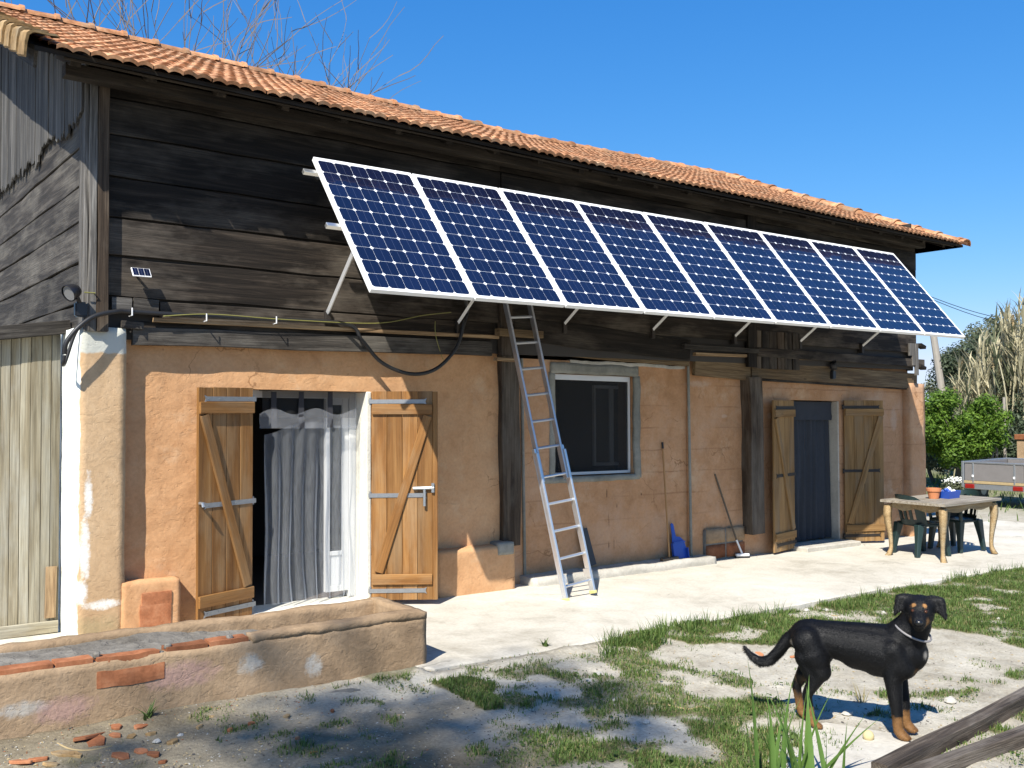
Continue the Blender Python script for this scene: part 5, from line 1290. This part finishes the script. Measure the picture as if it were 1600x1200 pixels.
# concrete slab under the dog and at the corner
def paver(pp, label):
    P_ = [G(*p) for p in pp]; V = [Vector((p.x, p.y, gz(p.x, p.y)-.03)) for p in P_]+[Vector((p.x, p.y, gz(p.x, p.y)+.016)) for p in P_]; n_ = len(P_)
    Fc = [tuple(range(n_))[::-1], tuple(range(n_, 2*n_))]+[(i, (i+1) % n_, n_+(i+1) % n_, n_+i) for i in range(n_)]
    t = wobj('paving_slab', V, Fc, 'kerb_cement', bevel=.006); t['kind'] = 'structure'; return t
# (slab follows an irregular outline, corners on the earth)
paver([(1195, 1200), (1215, 1150), (1290, 1132), (1400, 1150), (1440, 1175), (1420, 1200), (1330, 1225)][::-1], 'slab')
# iris clump
def blade_leaf(base, az, lean, L_, w_, fold=.25, n=8, curl=.3):
    V = []; Fc = []; d = Vector((math.cos(az), math.sin(az), 0)); s_ = Vector((-d.y, d.x, 0)); p = Vector(base); ang = lean
    for i in range(n+1):
        t = i/n; wd2 = w_*(1-t**2.2)*(.75+.25*math.sin(math.pi*min(1, t*1.5)))/1.0
        V += [p-s_*wd2/2, p+Vector((d.x, d.y, 0))*wd2*fold*.5, p+s_*wd2/2]
        ang = lean+curl*t*t; p = p+(d*math.sin(ang)+Z3*math.cos(ang))*L_/n
    for i in range(n):
        for j in range(2): a_ = i*3+j; Fc.append((a_, a_+1, a_+4, a_+3))
    return V, Fc
ib = G(1250, 1228)
ir = thing('iris_clump', 'clump of tall sword shaped green leaves in front of the dog', 'plant', ib)
rg = random.Random(12)
for i in range(19):
    base = ib+Vector((rg.gauss(0, .14), rg.gauss(0, .07), -.01)); L_ = rg.uniform(.32, .62); az = rg.uniform(0, 6.28); ln = abs(rg.gauss(0, .22))
    if i % 3 == 0: az = rg.uniform(-.9, .2)
    V, Fc = blade_leaf(base, az, ln, L_, rg.uniform(.026, .044), curl=rg.uniform(.0, .45)); wobj('leaf', V, Fc, 'iris_leaf', ir, smooth=True)
for (px, py, L_, az, ln) in ((1185, 1232, .68, 2.9, .05), (1178, 1228, .4, 2.6, .1), (1205, 1222, .4, 2.7, .02), (1268, 1222, .5, -.62, .8), (1285, 1222, .42, -.62, .55)):
    V, Fc = blade_leaf(G(px, py), az, ln, L_, .036, curl=.15); wobj('leaf', V, Fc, 'iris_leaf', ir, smooth=True)
# terracotta shards, stones
rs_ = random.Random(5)
def shard(px, py, L_, w_, mat, name, label, cat, group, th=.018, rz=None):
    a = G(px, py); pol = []; m_ = rs_.choice((5, 6, 7)); rz = rs_.uniform(0, 6.28) if rz is None else rz
    for i in range(m_): an = 2*math.pi*i/m_+rs_.uniform(-.25, .25); pol.append((math.cos(an)*L_/2*rs_.uniform(.75, 1.1), math.sin(an)*w_/2*rs_.uniform(.75, 1.1)))
    V, Fc = prism(pol, th); M = Matrix.Translation(a+Vector((0, 0, -.004))) @ Matrix.Rotation(rz, 4, 'Z') @ Matrix.Rotation(rs_.uniform(-.2, .2), 4, 'X') @ Matrix.Rotation(rs_.uniform(-.15, .15), 4, 'Y')
    tag(obj(name, newmesh(name, V, Fc, mat, bevel=.003), None, M), label, cat, group)
sh_l = 'broken piece of terracotta tile lying on the earth by the long trough'
for (px, py, L_, w_) in ((105, 1180, .22, .09), (150, 1160, .17, .13), (140, 1152, .24, .12), (190, 1183, .14, .07), (220, 1176, .1, .07), (240, 1180, .14, .06), (270, 1160, .09, .06), (182, 1137, .08, .06), (218, 1137, .1, .06), (236, 1148, .08, .05), (330, 1122, .06, .05), (312, 1137, .06, .04), (360, 1142, .05, .04), (60, 1188, .12, .06), (80, 1196, .1, .07), (180, 1150, .1, .06), (205, 1153, .08, .06), (393, 1132, .07, .04), (30, 1192, .14, .07), (255, 1192, .06, .05), (448, 1120, .05, .04), (465, 1155, .05, .03), (490, 1178, .06, .03), (520, 1112, .05, .03)):
    shard(px, py, L_, w_, 'red_brick' if rs_.random() < .55 else 'verge_tile', 'tile_shard', sh_l, 'tile shard', 'tile shards by the trough')
for (px, py, L_) in ((245, 1160, .05), (282, 1150, .04), (1195, 977, .09), (1260, 955, .07), (1545, 925, .06), (1325, 1117, .08), (1290, 955, .07), (920, 1065, .05), (935, 1055, .06), (1010, 1130, .05), (1485, 1098, .1), (1240, 950, .05), (1380, 958, .05), (1560, 968, .05), (870, 1085, .04), (960, 1095, .035), (1480, 1170, .05), (1010, 1050, .04), (1120, 1070, .03)):
    a = G(px, py); V, Fc = lathe([(0, -.4), (.6, -.3), (1, .05), (.75, .5), (.3, .72), (0, .75)], 8); ph = rs_.uniform(0, 9)
    V = [Vector((v.x*L_*.5, v.y*L_*.42, v.z*L_*.42))*(1+.35*noise.noise(v*1.7+Vector((ph, 0, 0)))) for v in V]
    lb = ('small pale stone lying on the earth in the yard', 'stone', 'pale stones in the yard')
    tag(wobj('stone', [v+a+Vector((0, 0, L_*.08)) for v in V], Fc, 'stone_white'), *lb)
for (px, py, L_) in ((1305, 962, .09), (1240, 963, .05), (1545, 969, .06), (1455, 1103, .1), (1185, 1022, .14), (1240, 1026, .1)):
    shard(px, py, L_, L_*.6, 'clay_pot' if py > 1000 else 'straw', 'leaf_litter', 'small orange scrap lying on the yard ground behind the dog', 'scrap', 'orange scraps in the yard', .008)
def stick(pp, r, mat, label, cat='stick'):
    pts = [G(*p)+Vector((0, 0, r*1.2)) for p in pp]; V, Fc = tube(spline(pts, 5), r, 6); tag(wobj('stick', V, Fc, mat), label, cat)
stick([(1010, 1101), (1040, 1103), (1075, 1110), (1095, 1106), (1118, 1112)], .006, 'straw', 'long thin dry stem lying on the grass left of the iris clump')
stick([(90, 1163), (110, 1172), (140, 1174), (175, 1167)], .005, 'straw', 'pale bent twig lying among the terracotta shards')
# earth ridge / broken edging along the trough foot
pts = []
for (p0, p1, nm) in (((70, 1164), (215, 1140), 'a'), ((415, 1102), (590, 1068), 'b')):
    a, b = G(*p0), G(*p1); t = lump('edging_stone', min(a.x, b.x), max(a.x, b.x), (a.y+b.y)/2-.03, (a.y+b.y)/2+.02, S(2)-.12, S(2)-.045, 'mortar_fill', None, .03, .03, .02)
    tag(t, 'narrow strip of broken concrete edging along the foot of the trough' + (' below the broken bricks' if nm == 'a' else ' at its sound end'), 'edging')
# weeds at the trough
def weed(px, py, n_, L_, label, mat='weed_leaf', group=None, spread=.9, w_=.022):
    b = G(px, py); t = thing('weed', label, 'plant', b, 0, group); rr = random.Random(px)
    for i in range(n_):
        V, Fc = blade_leaf(b+Vector((rr.gauss(0, .012), rr.gauss(0, .012), -.005)), rr.uniform(0, 6.28), rr.uniform(.3, spread), L_*rr.uniform(.6, 1.1), w_, curl=rr.uniform(.3, 1.0), n=5); wobj('leaf', V, Fc, mat, t, smooth=True)
weed(232, 1122, 14, .13, 'rosette of dark green leaves growing at the foot of the trough')
weed(160, 1122, 22, .09, 'tuft of yellowish moss growing on the foot of the trough', 'dry_grass', None, .8, .008)
weed(852, 1010, 12, .1, 'small green weed growing in the crack at the terrace edge')
weed(1345, 1098, 18, .16, 'thin dry tuft standing behind the belly of the dog', 'dry_grass', None, .5, .006)
# ---- grass
def grass_mesh(N, seed, keep, hmin, hmax, wmin, wmax, xr, yr, mat, lush=1.0):
    rs = np.random.RandomState(seed); x = rs.uniform(xr[0], xr[1], N); y = rs.uniform(yr[0], yr[1], N); d = grass_density(x, y)
    fx = fedge_np(x); ok = (rs.rand(N) < d*keep) & (y < fx+.02)
    dist = np.hypot(x, y); ok &= rs.rand(N) < np.clip(9.0/dist, .35, 1)
    x, y, d = x[ok], y[ok], d[ok]; n_ = len(x)
    z = np.array([gz(float(a), float(b)) for a, b in zip(x, y)])+(vnoise(x, y, 11, 6)-.5)*.016+d*.012-.006
    tuft = vnoise(x, y, 6, 21); h = (hmin+(hmax-hmin)*rs.rand(n_)**1.5)*(.45+.9*tuft)*(.6+.5*d); wv = rs.uniform(wmin, wmax, n_); az = rs.uniform(0, 2*np.pi, n_); ln = rs.uniform(.15, 1.0, n_); dx, dy = np.cos(az), np.sin(az); sx, sy = -dy, dx
    P = np.zeros((n_, 5, 3))
    for k_, (t, wf) in enumerate(((0, 1), (0, -1), (.55, .75), (.55, -.75), (1, 0))):
        hor = h*ln*t*t*.8; ver = h*(t-.25*ln*t*t); P[:, k_, 0] = x+dx*hor+sx*wv*.5*wf; P[:, k_, 1] = y+dy*hor+sy*wv*.5*wf; P[:, k_, 2] = z+ver
    idx = (np.arange(n_)*5)[:, None]; quads = (idx+np.array([0, 1, 3, 2])).tolist(); tris = (idx+np.array([2, 3, 4])).tolist()
    me = bpy.data.meshes.new('grass'); me.from_pydata(P.reshape(-1, 3).tolist(), [], quads+tris); me.materials.append(MATS[mat]); return me
def fedge_np(x): return np.array([fedge(float(a)) for a in x])
tag(obj('grass', grass_mesh(600000, 1, 1.0, .014, .066, .004, .009, (2.0, 15), (2.2, 6.0), 'grass_blade')), 'short green grass growing in patches over the yard', 'grass', None, 'stuff')
tag(obj('dry_grass', grass_mesh(200000, 2, .6, .02, .06, .003, .007, (1.0, 15), (2.2, 6.0), 'dry_grass')), 'dry yellow grass among the green in the yard', 'grass', None, 'stuff')
# clover and small broad-leaved weeds among the grass
rs = np.random.RandomState(44); NN = 60000; qx = rs.uniform(2.5, 15, NN); qy = rs.uniform(2.3, 5.95, NN); qd = grass_density(qx, qy)*(vnoise(qx, qy, 4.5, 51) > .55); ok = rs.rand(NN) < qd*.5; qx, qy = qx[ok], qy[ok]; rg = random.Random(8); mbc = MB()
for x_, y_ in zip(qx.tolist(), qy.tolist()):
    p = Vector((x_, y_, gz(x_, y_)+rg.uniform(.005, .04))); a_ = rg.uniform(0, 6.28); d = Vector((math.cos(a_), math.sin(a_), rg.uniform(-.3, .5))); q = Vector((-d.y, d.x, rg.uniform(-.4, .4))); L_ = rg.uniform(.008, .02)
    mbc.add([p-d*L_, p+q*L_*.7, p+d*L_, p-q*L_*.7], [(0, 1, 2, 3)])
tag(mbc.obj('clover', 'weed_leaf'), 'small broad leaved weeds among the grass of the yard', 'weeds', None, 'stuff')
# leaf litter, chips and crumbs too small to count
def litter(name, N, seed, mat, size, xr, yr, wfun, label):
    rg = random.Random(seed); mb = MB(); pxr = np.array([rg.uniform(*xr) for _ in range(N)]); pyr = np.array([rg.uniform(*yr) for _ in range(N)])
    for px, py in zip(pxr, pyr):
        if rg.random() > wfun(px, py): continue
        p = G(px, py); L_ = size*rg.uniform(.4, 1.4); w_ = L_*rg.uniform(.25, .7); a_ = rg.uniform(0, 6.28); d = Vector((math.cos(a_), math.sin(a_), rg.uniform(-.25, .25))); q = Vector((-d.y, d.x, rg.uniform(-.3, .3))); u = Vector((0, 0, size*.22))
        mb.add([p-d*L_/2-u*.3, p+q*w_/2, p+d*L_/2, p-q*w_/2, p+u], [(0, 1, 4)[::-1], (1, 2, 4)[::-1], (2, 3, 4)[::-1], (3, 0, 4)[::-1]])
    tag(mb.obj(name, mat), label, 'litter', None, 'stuff')
nearp = lambda px, py: max(0.05, 1-abs(py-(1165-px*.19))/70) if px < 640 else .12
litter('brick_crumbs', 900, 3, 'red_brick', .018, (-20, 700), (1050, 1215), nearp, 'tiny crumbs of red brick strewn along the foot of the trough')
litter('dry_litter', 2600, 4, 'straw', .022, (-20, 1620), (1010, 1215), lambda x, y: .75, 'dry scraps of leaf and straw strewn over the yard')
litter('dark_litter', 2600, 5, 'bark', .02, (-20, 1620), (1000, 1215), lambda x, y: .75, 'dark crumbs of bark and leaf strewn over the yard')
litter('gravel', 2200, 6, 'stone_white', .016, (-20, 1620), (1000, 1215), lambda x, y: .8, 'pale grit and small pebbles strewn over the yard')
# lush tufts along the terrace edge
rg = random.Random(31); mbt = MB()
for i in range(55):
    px = rg.choice((rg.uniform(950, 1040), rg.uniform(1040, 1180), rg.uniform(1180, 1600))); x0_ = onZ(px, 960, 0); 
    yy = 5.93-abs(rg.gauss(0, .12)); d = ray(px, 960); xx = d.x/d.y*yy
    for q in range(26):
        bx, by = xx+rg.gauss(0, .05), yy+rg.gauss(0, .03); by = min(by, fedge(bx)+.01); V, Fc = blade_leaf((bx, by, gz(bx, by)), rg.uniform(0, 6.28), rg.uniform(.05, .7), rg.uniform(.06, .17), .008, n=3, curl=rg.uniform(.2, 1.1)); mbt.add(V, Fc)
tag(mbt.obj('grass_tufts', 'grass_blade'), 'longer green grass along the edge of the concrete terrace', 'grass', None, 'stuff')

# =================================================================== BACKGROUND
# ---- trailer
tr0 = onZ(1553, 791, -.2)
trl = thing('trailer', 'galvanised box trailer with red tail lamps parked beyond the terrace', 'trailer', (tr0.x, tr0.y, -.22), 0)
dv = Vector((tr0.x, tr0.y, 0)).normalized(); rv = Vector((dv.y, -dv.x, 0))
ang_ = math.radians(-24); ca, sa = math.cos(ang_), math.sin(ang_)
tR = rv*ca+dv*sa; tD = dv*ca-rv*sa
def TM(u, v, z): return Vector((tr0.x, tr0.y, -.22))+tR*u+tD*v+Vector((0, 0, z))
def tbox(nm, u0, u1, v0, v1, z0, z1, mat, bevel=.006):
    V = [TM(u, v, z) for z in (z0, z1) for (u, v) in ((u0, v0), (u1, v0), (u1, v1), (u0, v1))]; return wobj(nm, V, BOXF, mat, trl, bevel=bevel)
TW_, TL_ = 1.28, 2.1
zb, zt_ = .52, .93
tbox('floor', -TW_/2+.03, TW_/2-.03, .03, TL_-.03, zb-.05, zb, 'trailer_panel')
tbox('tail_board', -TW_/2+.04, TW_/2-.04, .0, .03, zb+.005, zt_-.04, 'trailer_panel'); tbox('side_board', -TW_/2, -TW_/2+.03, .045, TL_, zb, zt_-.04, 'trailer_panel'); tbox('side_board', TW_/2-.03, TW_/2, .045, TL_, zb, zt_-.04, 'trailer_panel'); tbox('front_board', -TW_/2+.04, TW_/2-.04, TL_-.03, TL_, zb, zt_-.04, 'trailer_panel')
for u in (-TW_/2, TW_/2): tbox('corner_post', u-.025, u+.025, -.012, .038, zb-.14, zt_, 'galvanised_steel')
for u in (-.42, .42): tbox('tail_bracket', u-.02, u+.02, -.014, .0, zb-.04, zt_-.04, 'galvanised_steel')
for u in (-.42, .42): tbox('latch', u-.02, u+.02, -.03, -.0145, zb+.08, zb+.13, 'white_plastic')
tbox('top_rail', -TW_/2+.026, TW_/2-.026, -.015, .035, zt_-.04, zt_, 'galvanised_steel'); tbox('top_rail', -TW_/2-.02, -TW_/2+.02, .04, TL_, zt_-.04, zt_-.002, 'galvanised_steel'); tbox('top_rail', TW_/2-.02, TW_/2+.02, .04, TL_, zt_-.04, zt_-.002, 'galvanised_steel'); tbox('top_rail', -TW_/2+.022, TW_/2-.022, TL_-.03, TL_+.01, zt_-.04, zt_-.003, 'galvanised_steel')
tbox('sill', -TW_/2+.026, TW_/2-.026, -.01, .03, zb-.055, zb+.003, 'straw'); tbox('lamp_bar', -TW_/2+.03, TW_/2-.03, .0, .05, zb-.17, zb-.06, 'galvanised_steel')
for u in (-.49, .49): tbox('tail_lamp', u-.1, u+.1, -.03, -.0005, zb-.16, zb-.065, 'red_lens', .012)
tbox('side_lamp', TW_/2+.001, TW_/2+.02, .3, .38, zb-.1, zb-.04, 'orange_lens')
for u in (-TW_/2-.1, TW_/2+.1):
    c_ = TM(u, 1.0, .3); V, Fc = tube([c_-tR*.08, c_-tR*.07, c_+tR*.07, c_+tR*.08], [.22, .28, .28, .22], 20); wh = wobj('wheel', V, Fc, 'black_rubber', trl); V, Fc = tube([c_-tR*.085, c_+tR*.085], .15, 16); wobj('rim', V, Fc, 'galvanised_steel', wh)
    pts = [TM(u, 1.0+.38*math.cos(a_), .32+.36*math.sin(a_)) for a_ in [math.pi*i/10 for i in range(11)]]
    V = []; [V.extend((p-tR*.1, p+tR*.1)) for p in pts]; wobj('mudguard', V+[v+Vector((0, 0, .008)) for v in V], [(i*2, i*2+1, i*2+3, i*2+2) for i in range(10)]+[(22+i*2, 22+i*2+2, 22+i*2+3, 22+i*2+1) for i in range(10)], 'galvanised_steel', trl)
V, Fc = tube([TM(-TW_/2-.1, 1, .3), TM(TW_/2+.1, 1, .3)], .03, 8); wobj('axle', V, Fc, 'dark_iron', trl)
V, Fc = tube([TM(0, TL_-.2, .45), TM(0, TL_+1.2, .42)], .04, 6); wobj('drawbar', V, Fc, 'galvanised_steel', trl)
V, Fc = tube([TM(0, TL_+1.05, .44), TM(0, TL_+1.05, .0)], .03, 8); wobj('jockey_leg', V, Fc, 'galvanised_steel', trl)

# ---- foliage builders
def leaves(centres, n, size, rg, aspect=1.7, droop=.3):
    """centres: list of (point, radii, weight); leaf-sized faces spread through clumps"""
    V = []; Fc = []; tot = sum(c[2] for c in centres)
    for c, r, w_ in centres:
        for _ in range(int(n*w_/tot)):
            d = Vector((rg.gauss(0, 1), rg.gauss(0, 1), rg.gauss(0, 1))).normalized()*(rg.random()**.45); p = Vector((c[0]+d.x*r[0], c[1]+d.y*r[1], c[2]+d.z*r[2]))
            nn = (d+Vector((rg.gauss(0, .6), rg.gauss(0, .6), rg.gauss(0, .6)+.4))).normalized(); t = nn.cross(Vector((rg.gauss(0, 1), rg.gauss(0, 1), rg.gauss(0, 1)-droop))).normalized(); b = nn.cross(t); s_ = size*rg.uniform(.6, 1.3); k_ = len(V)
            V += [p-t*s_*.5*aspect, p+b*s_*.36, p+t*s_*.5*aspect+nn*s_*.1*-1, p-b*s_*.36]; Fc.append((k_, k_+1, k_+2, k_+3))
    return V, Fc
def clumps(c, R, n, rg, cr, zsq=.8):
    o = []
    for _ in range(n):
        d = Vector((rg.gauss(0, 1), rg.gauss(0, 1), rg.gauss(0, 1))).normalized()*(rg.random()**.4)
        r = cr*rg.uniform(.6, 1.3); o.append((Vector((c[0]+d.x*R[0], c[1]+d.y*R[1], c[2]+d.z*R[2])), (r, r, r*zsq), r**2))
    return o
def grow(base, d, L, r, depth, rg, out, spread=.55, n=3, up=.12, taper=.62):
    pts = [Vector(base)]; rr = [r]; dd = Vector(d).normalized(); m_ = 5
    for i in range(m_):
        dd = (dd+Vector((rg.gauss(0, .09), rg.gauss(0, .09), rg.gauss(0, .07)+up*.3))).normalized(); pts.append(pts[-1]+dd*L/m_); rr.append(r*(1-(1-taper)*(i+1)/m_))
    out.append((pts, rr))
    if depth == 0: return
    for k_ in range(n+(1 if rg.random() < .4 else 0)):
        t = rg.uniform(.35, 1.0) if k_ else 1.0; i = min(m_, max(1, int(t*m_))); p = pts[i]
        ax = Vector((rg.gauss(0, 1), rg.gauss(0, 1), rg.gauss(0, .5))).normalized(); q = (dd+ax*spread*rg.uniform(.6, 1.3)+Vector((0, 0, up))).normalized()
        grow(p, q, L*rg.uniform(.55, .85), max(.011, rr[i]*rg.uniform(.5, .75)), depth-1, rg, out, spread, n, up, taper)
def branches_mesh(out, nmin=3):
    V = []; Fc = []
    for pts, rr in out:
        v, f = tube(pts, rr, 6 if rr[0] > .05 else (4 if rr[0] > .02 else 3), False); b = len(V); V += v; Fc += [tuple(i+b for i in q) for q in f]
    return V, Fc
def tree(name, label, base, trunk_h, trunk_r, crown, n_clump, n_leaf, leaf, cr, mat, seed, group=None, bark='bark', cat='tree', lean=(0, 0)):
    rg = random.Random(seed); base = Vector(base); t = thing(name, label, cat, base, 0, group); c, R = Vector(crown[0]), crown[1]
    out = []; topv = Vector((base.x+lean[0], base.y+lean[1], base.z+trunk_h)); pts = spline([base-Vector((0, 0, .1)), base.lerp(topv, .5)+Vector((rg.gauss(0, .08), rg.gauss(0, .08), 0)), topv], 4)
    out.append((pts, [trunk_r*(1-.5*i/(len(pts)-1)) for i in range(len(pts))]))
    cl = clumps(c, R, n_clump, rg, cr)
    for cc_, r, w_ in cl[::max(1, n_clump//14)]: 
        out.append(([topv, topv.lerp(cc_, .5)+Vector((rg.gauss(0, .1), rg.gauss(0, .1), .15)), cc_], [trunk_r*.4, trunk_r*.25, trunk_r*.08]))
    V, Fc = branches_mesh(out); wobj('trunk', V, Fc, bark, t)
    V, Fc = leaves(cl, n_leaf, leaf, rg); wobj('crown', V, Fc, mat, t); return t
def at_dist(px, py, dist, z=None):
    d = ray(px, py); d = d*(dist/math.hypot(d.x, d.y)); return CC+d
# bright shrub beyond the house corner
a = at_dist(1500, 750, 27); a.z = -.2
b = at_dist(1498, 672, 27)
tree('shrub', 'bright green rounded shrub beyond the house corner', a, .9, .08, (b, (1.15, 1.15, .85)), 70, 20000, .062, .34, 'bright_leaf', 4, cat='shrub')
b2 = at_dist(1460, 690, 29); tree('shrub', 'olive green loose shrub half hidden by the house corner', Vector((b2.x, b2.y, -.2)), .8, .06, (b2, (.8, .8, 1.0)), 34, 8000, .062, .34, 'olive_leaf', 8, cat='shrub')
hedge = [(1575, 640, 33, (2.0, 2.0, 1.5), 'olive_leaf', 'grey green bushy tree rising behind the box trailer'), (1625, 620, 35, (1.8, 1.8, 1.9), 'dark_leaf', 'tall dark evergreen among the reeds behind the trailer'), (1530, 620, 37, (1.5, 1.5, 1.9), 'dark_leaf', 'dark evergreen tree behind the bright green shrub'), (1560, 580, 40, (2.2, 2.0, 1.9), 'olive_leaf', 'broad olive green tree with pale reeds standing through it'), (1500, 610, 42, (1.2, 1.2, 1.7), 'olive_leaf', 'narrow grey green tree beside the leaning utility pole'), (1605, 690, 31, (1.2, 1.2, 1.2), 'dark_leaf', 'dark low bush behind the fence posts')]
for i, (px, py, ds, R, mt, lb) in enumerate(hedge):
    c = at_dist(px, py, ds); tree('hedge_tree', lb, (c.x, c.y, -.2), max(.8, c.z*.55), .12, (c, R), 70, 17000, .075, .45, mt, 40+i, 'trees beyond the yard')
# reeds
rg = random.Random(77)
rd_l = 'pale dry reed cane rising above the trees behind the trailer'
for i in range(120):
    px = rg.uniform(1492, 1640); ds = rg.uniform(30.5, 33); topy = 590-(px-1490)*1.0+rg.uniform(-25, 75); tp = at_dist(px, max(478, topy), ds); bs_ = Vector((tp.x+rg.gauss(0, .25), tp.y+rg.gauss(0, .25), -.2))
    t = thing('reed', rd_l, 'reed', bs_, 0, 'reeds behind the trailer'); md = bs_.lerp(tp, .6)+Vector((rg.gauss(0, .08), rg.gauss(0, .08), 0))
    V, Fc = tube(spline([bs_, md, tp], 4), .022, 4); wobj('cane', V, Fc, 'reed_leaf', t)
    V = []; Fc = []
    for q in range(22):
        f = rg.uniform(.5, 1.0); p = bs_.lerp(tp, f); v, fc = blade_leaf(p, rg.uniform(0, 6.28), rg.uniform(.15, .7), rg.uniform(.35, .8), .06, n=3, curl=rg.uniform(.3, 1.2)); b = len(V); V += v; Fc += [tuple(k_+b for k_ in z_) for z_ in fc]
    wobj('leaves', V, Fc, 'reed_leaf' if i % 3 else 'olive_leaf', t)
    if i % 12 == 0: 
        V, Fc = leaves([(tp+Vector((0, 0, .2)), (.035, .035, .3), 1)], 70, .035, rg, 3.0); wobj('plume', V, Fc, 'straw', t)
# pole and wires
b = at_dist(1470, 600, 36); tp = at_dist(1455, 500, 36); dn_ = (b-tp); b0 = b+dn_*((b.z+.3)/(-dn_.z))
V, Fc = tube([b0, tp], [.13, .11], 10); tag(wobj('utility_pole', V, Fc, 'pole_wood'), 'leaning grey utility pole beyond the house corner', 'pole')
for i, (p0, p1) in enumerate((((1440, 458), (1640, 505)), ((1440, 461), (1640, 514)))):
    a, b = at_dist(*p0, 36), at_dist(*p1, 44); pts = [a.lerp(b, q/10)-Vector((0, 0, .25*math.sin(math.pi*q/10))) for q in range(11)]; V, Fc = tube(pts, .012, 4); tag(wobj('overhead_wire', V, Fc, 'black_rubber'), 'thin overhead wire crossing the sky beyond the house corner', 'wire', 'overhead wires')
# fence posts and brick gate pier
for i, (px, h_) in enumerate(((1528, 1.05), (1545, 1.3), (1558, 1.5), (1571, 1.9), (1551, .9))):
    b = at_dist(px, 745, 27.5); b.z = -.2; V, Fc = tube([b, b+Vector((rg.gauss(0, .04), rg.gauss(0, .04), h_+.4))], .035 if i else .08, 6); tag(wobj('fence_post', V, Fc, 'pole_wood'), 'thin grey fence post standing behind the trailer', 'post', 'fence posts behind the trailer')
b = at_dist(1616, 745, 27); gp = thing('gate_pier', 'brown brick gate pier with a cap behind the trailer', 'pier', (b.x, b.y, -.2))
wobj('shaft', boxv(b.x-.28, b.x+.28, b.y-.28, b.y+.28, -.3, 1.05), BOXF, 'planter_plaster', gp, bevel=.01); wobj('cap', boxv(b.x-.32, b.x+.32, b.y-.32, b.y+.32, 1.051, 1.18), BOXF, 'red_brick', gp, bevel=.01)
# low white flowers
for i, (px, py) in enumerate(((1497, 752), (1504, 757), (1490, 757), (1512, 754))):
    b = at_dist(px, py, 25.5); b.z = -.2; t = thing('flowering_plant', 'low white flowering plant beside the trailer', 'plant', b, 0, 'white flowering plants'); rr = random.Random(i)
    V, Fc = leaves([(b+Vector((0, 0, .18)), (.28, .28, .16), 1)], 500, .05, rr); wobj('leaves', V, Fc, 'olive_leaf', t)
    V, Fc = leaves([(b+Vector((0, 0, .3)), (.26, .26, .1), 1)], 130, .05, rr, 1.0); wobj('flowers', V, Fc, 'flower_white', t)
# lawn beyond
rs = np.random.RandomState(9); mbg = MB(); rg = random.Random(19)
for i in range(5200):
    x, y = rg.uniform(17, 34), rg.uniform(5, 18); 
    px, py = topix(np.array([x]), np.array([y]), -.2)
    if px[0] < 1440 or px[0] > 1640 or vnoise(np.array([x]), np.array([y]), .6, 7)[0] < .42: continue
    if x < 20 and rg.random() < .8: continue
    V, Fc = blade_leaf((x, y, gz(x, y)), rg.uniform(0, 6.28), rg.uniform(.2, .9), rg.uniform(.1, .25), .03, n=2); mbg.add(V, Fc)
tag(mbg.obj('lawn_grass', 'grass_blade'), 'green lawn grass around the trailer', 'grass', None, 'stuff')

# ---- bare trees behind the roof
bt_l = ['bare leafless tree behind the roof above the gable corner', 'tall bare tree with upright twigs behind the roof ridge', 'bare forked tree rising behind the ridge above the gable', 'slim bare tree behind the ridge above the first solar panels']
for i, (px, py, ds, h_) in enumerate(((95, -60, 19, 0), (300, -110, 22, 0), (395, 40, 20, 0), (592, 55, 24, 0))):
    tp = at_dist(px, py, ds); rg = random.Random(100+i*7); b = Vector((tp.x, tp.y, -.15)); t = thing('bare_tree', bt_l[i], 'tree', b, 0, 'bare trees behind the house'); out = []
    Ht = tp.z+.15; grow(b, (rg.gauss(0, .05), rg.gauss(0, .05), 1), Ht*.5, .13, 0, rg, out, taper=.7); topv = out[0][0][-1]
    for k_ in range(5):
        q = Vector((rg.gauss(0, .26), rg.gauss(0, .26), 1)); grow(topv-Vector((0, 0, rg.uniform(0, .6))), q, Ht*.27, .05, 3, rg, out, .72, 2, .06, .5)
    V, Fc = branches_mesh(out[:1]); wobj('trunk', V, Fc, 'bare_bark', t); V, Fc = branches_mesh(out[1:]); wobj('crown', V, Fc, 'bare_bark', t)

# ---- garden tree beside the photographer; its crown throws the dappled shade on the yard
tree('garden_tree', 'broad leafy tree shading the yard beside the trough', (-14.4, -6.9, -.05), 14.0, .3, (Vector((-14.3, -6.5, 20.0)), (2.5, 2.3, 1.8)), 46, 2500, .15, .6, 'shade_leaf', 61)
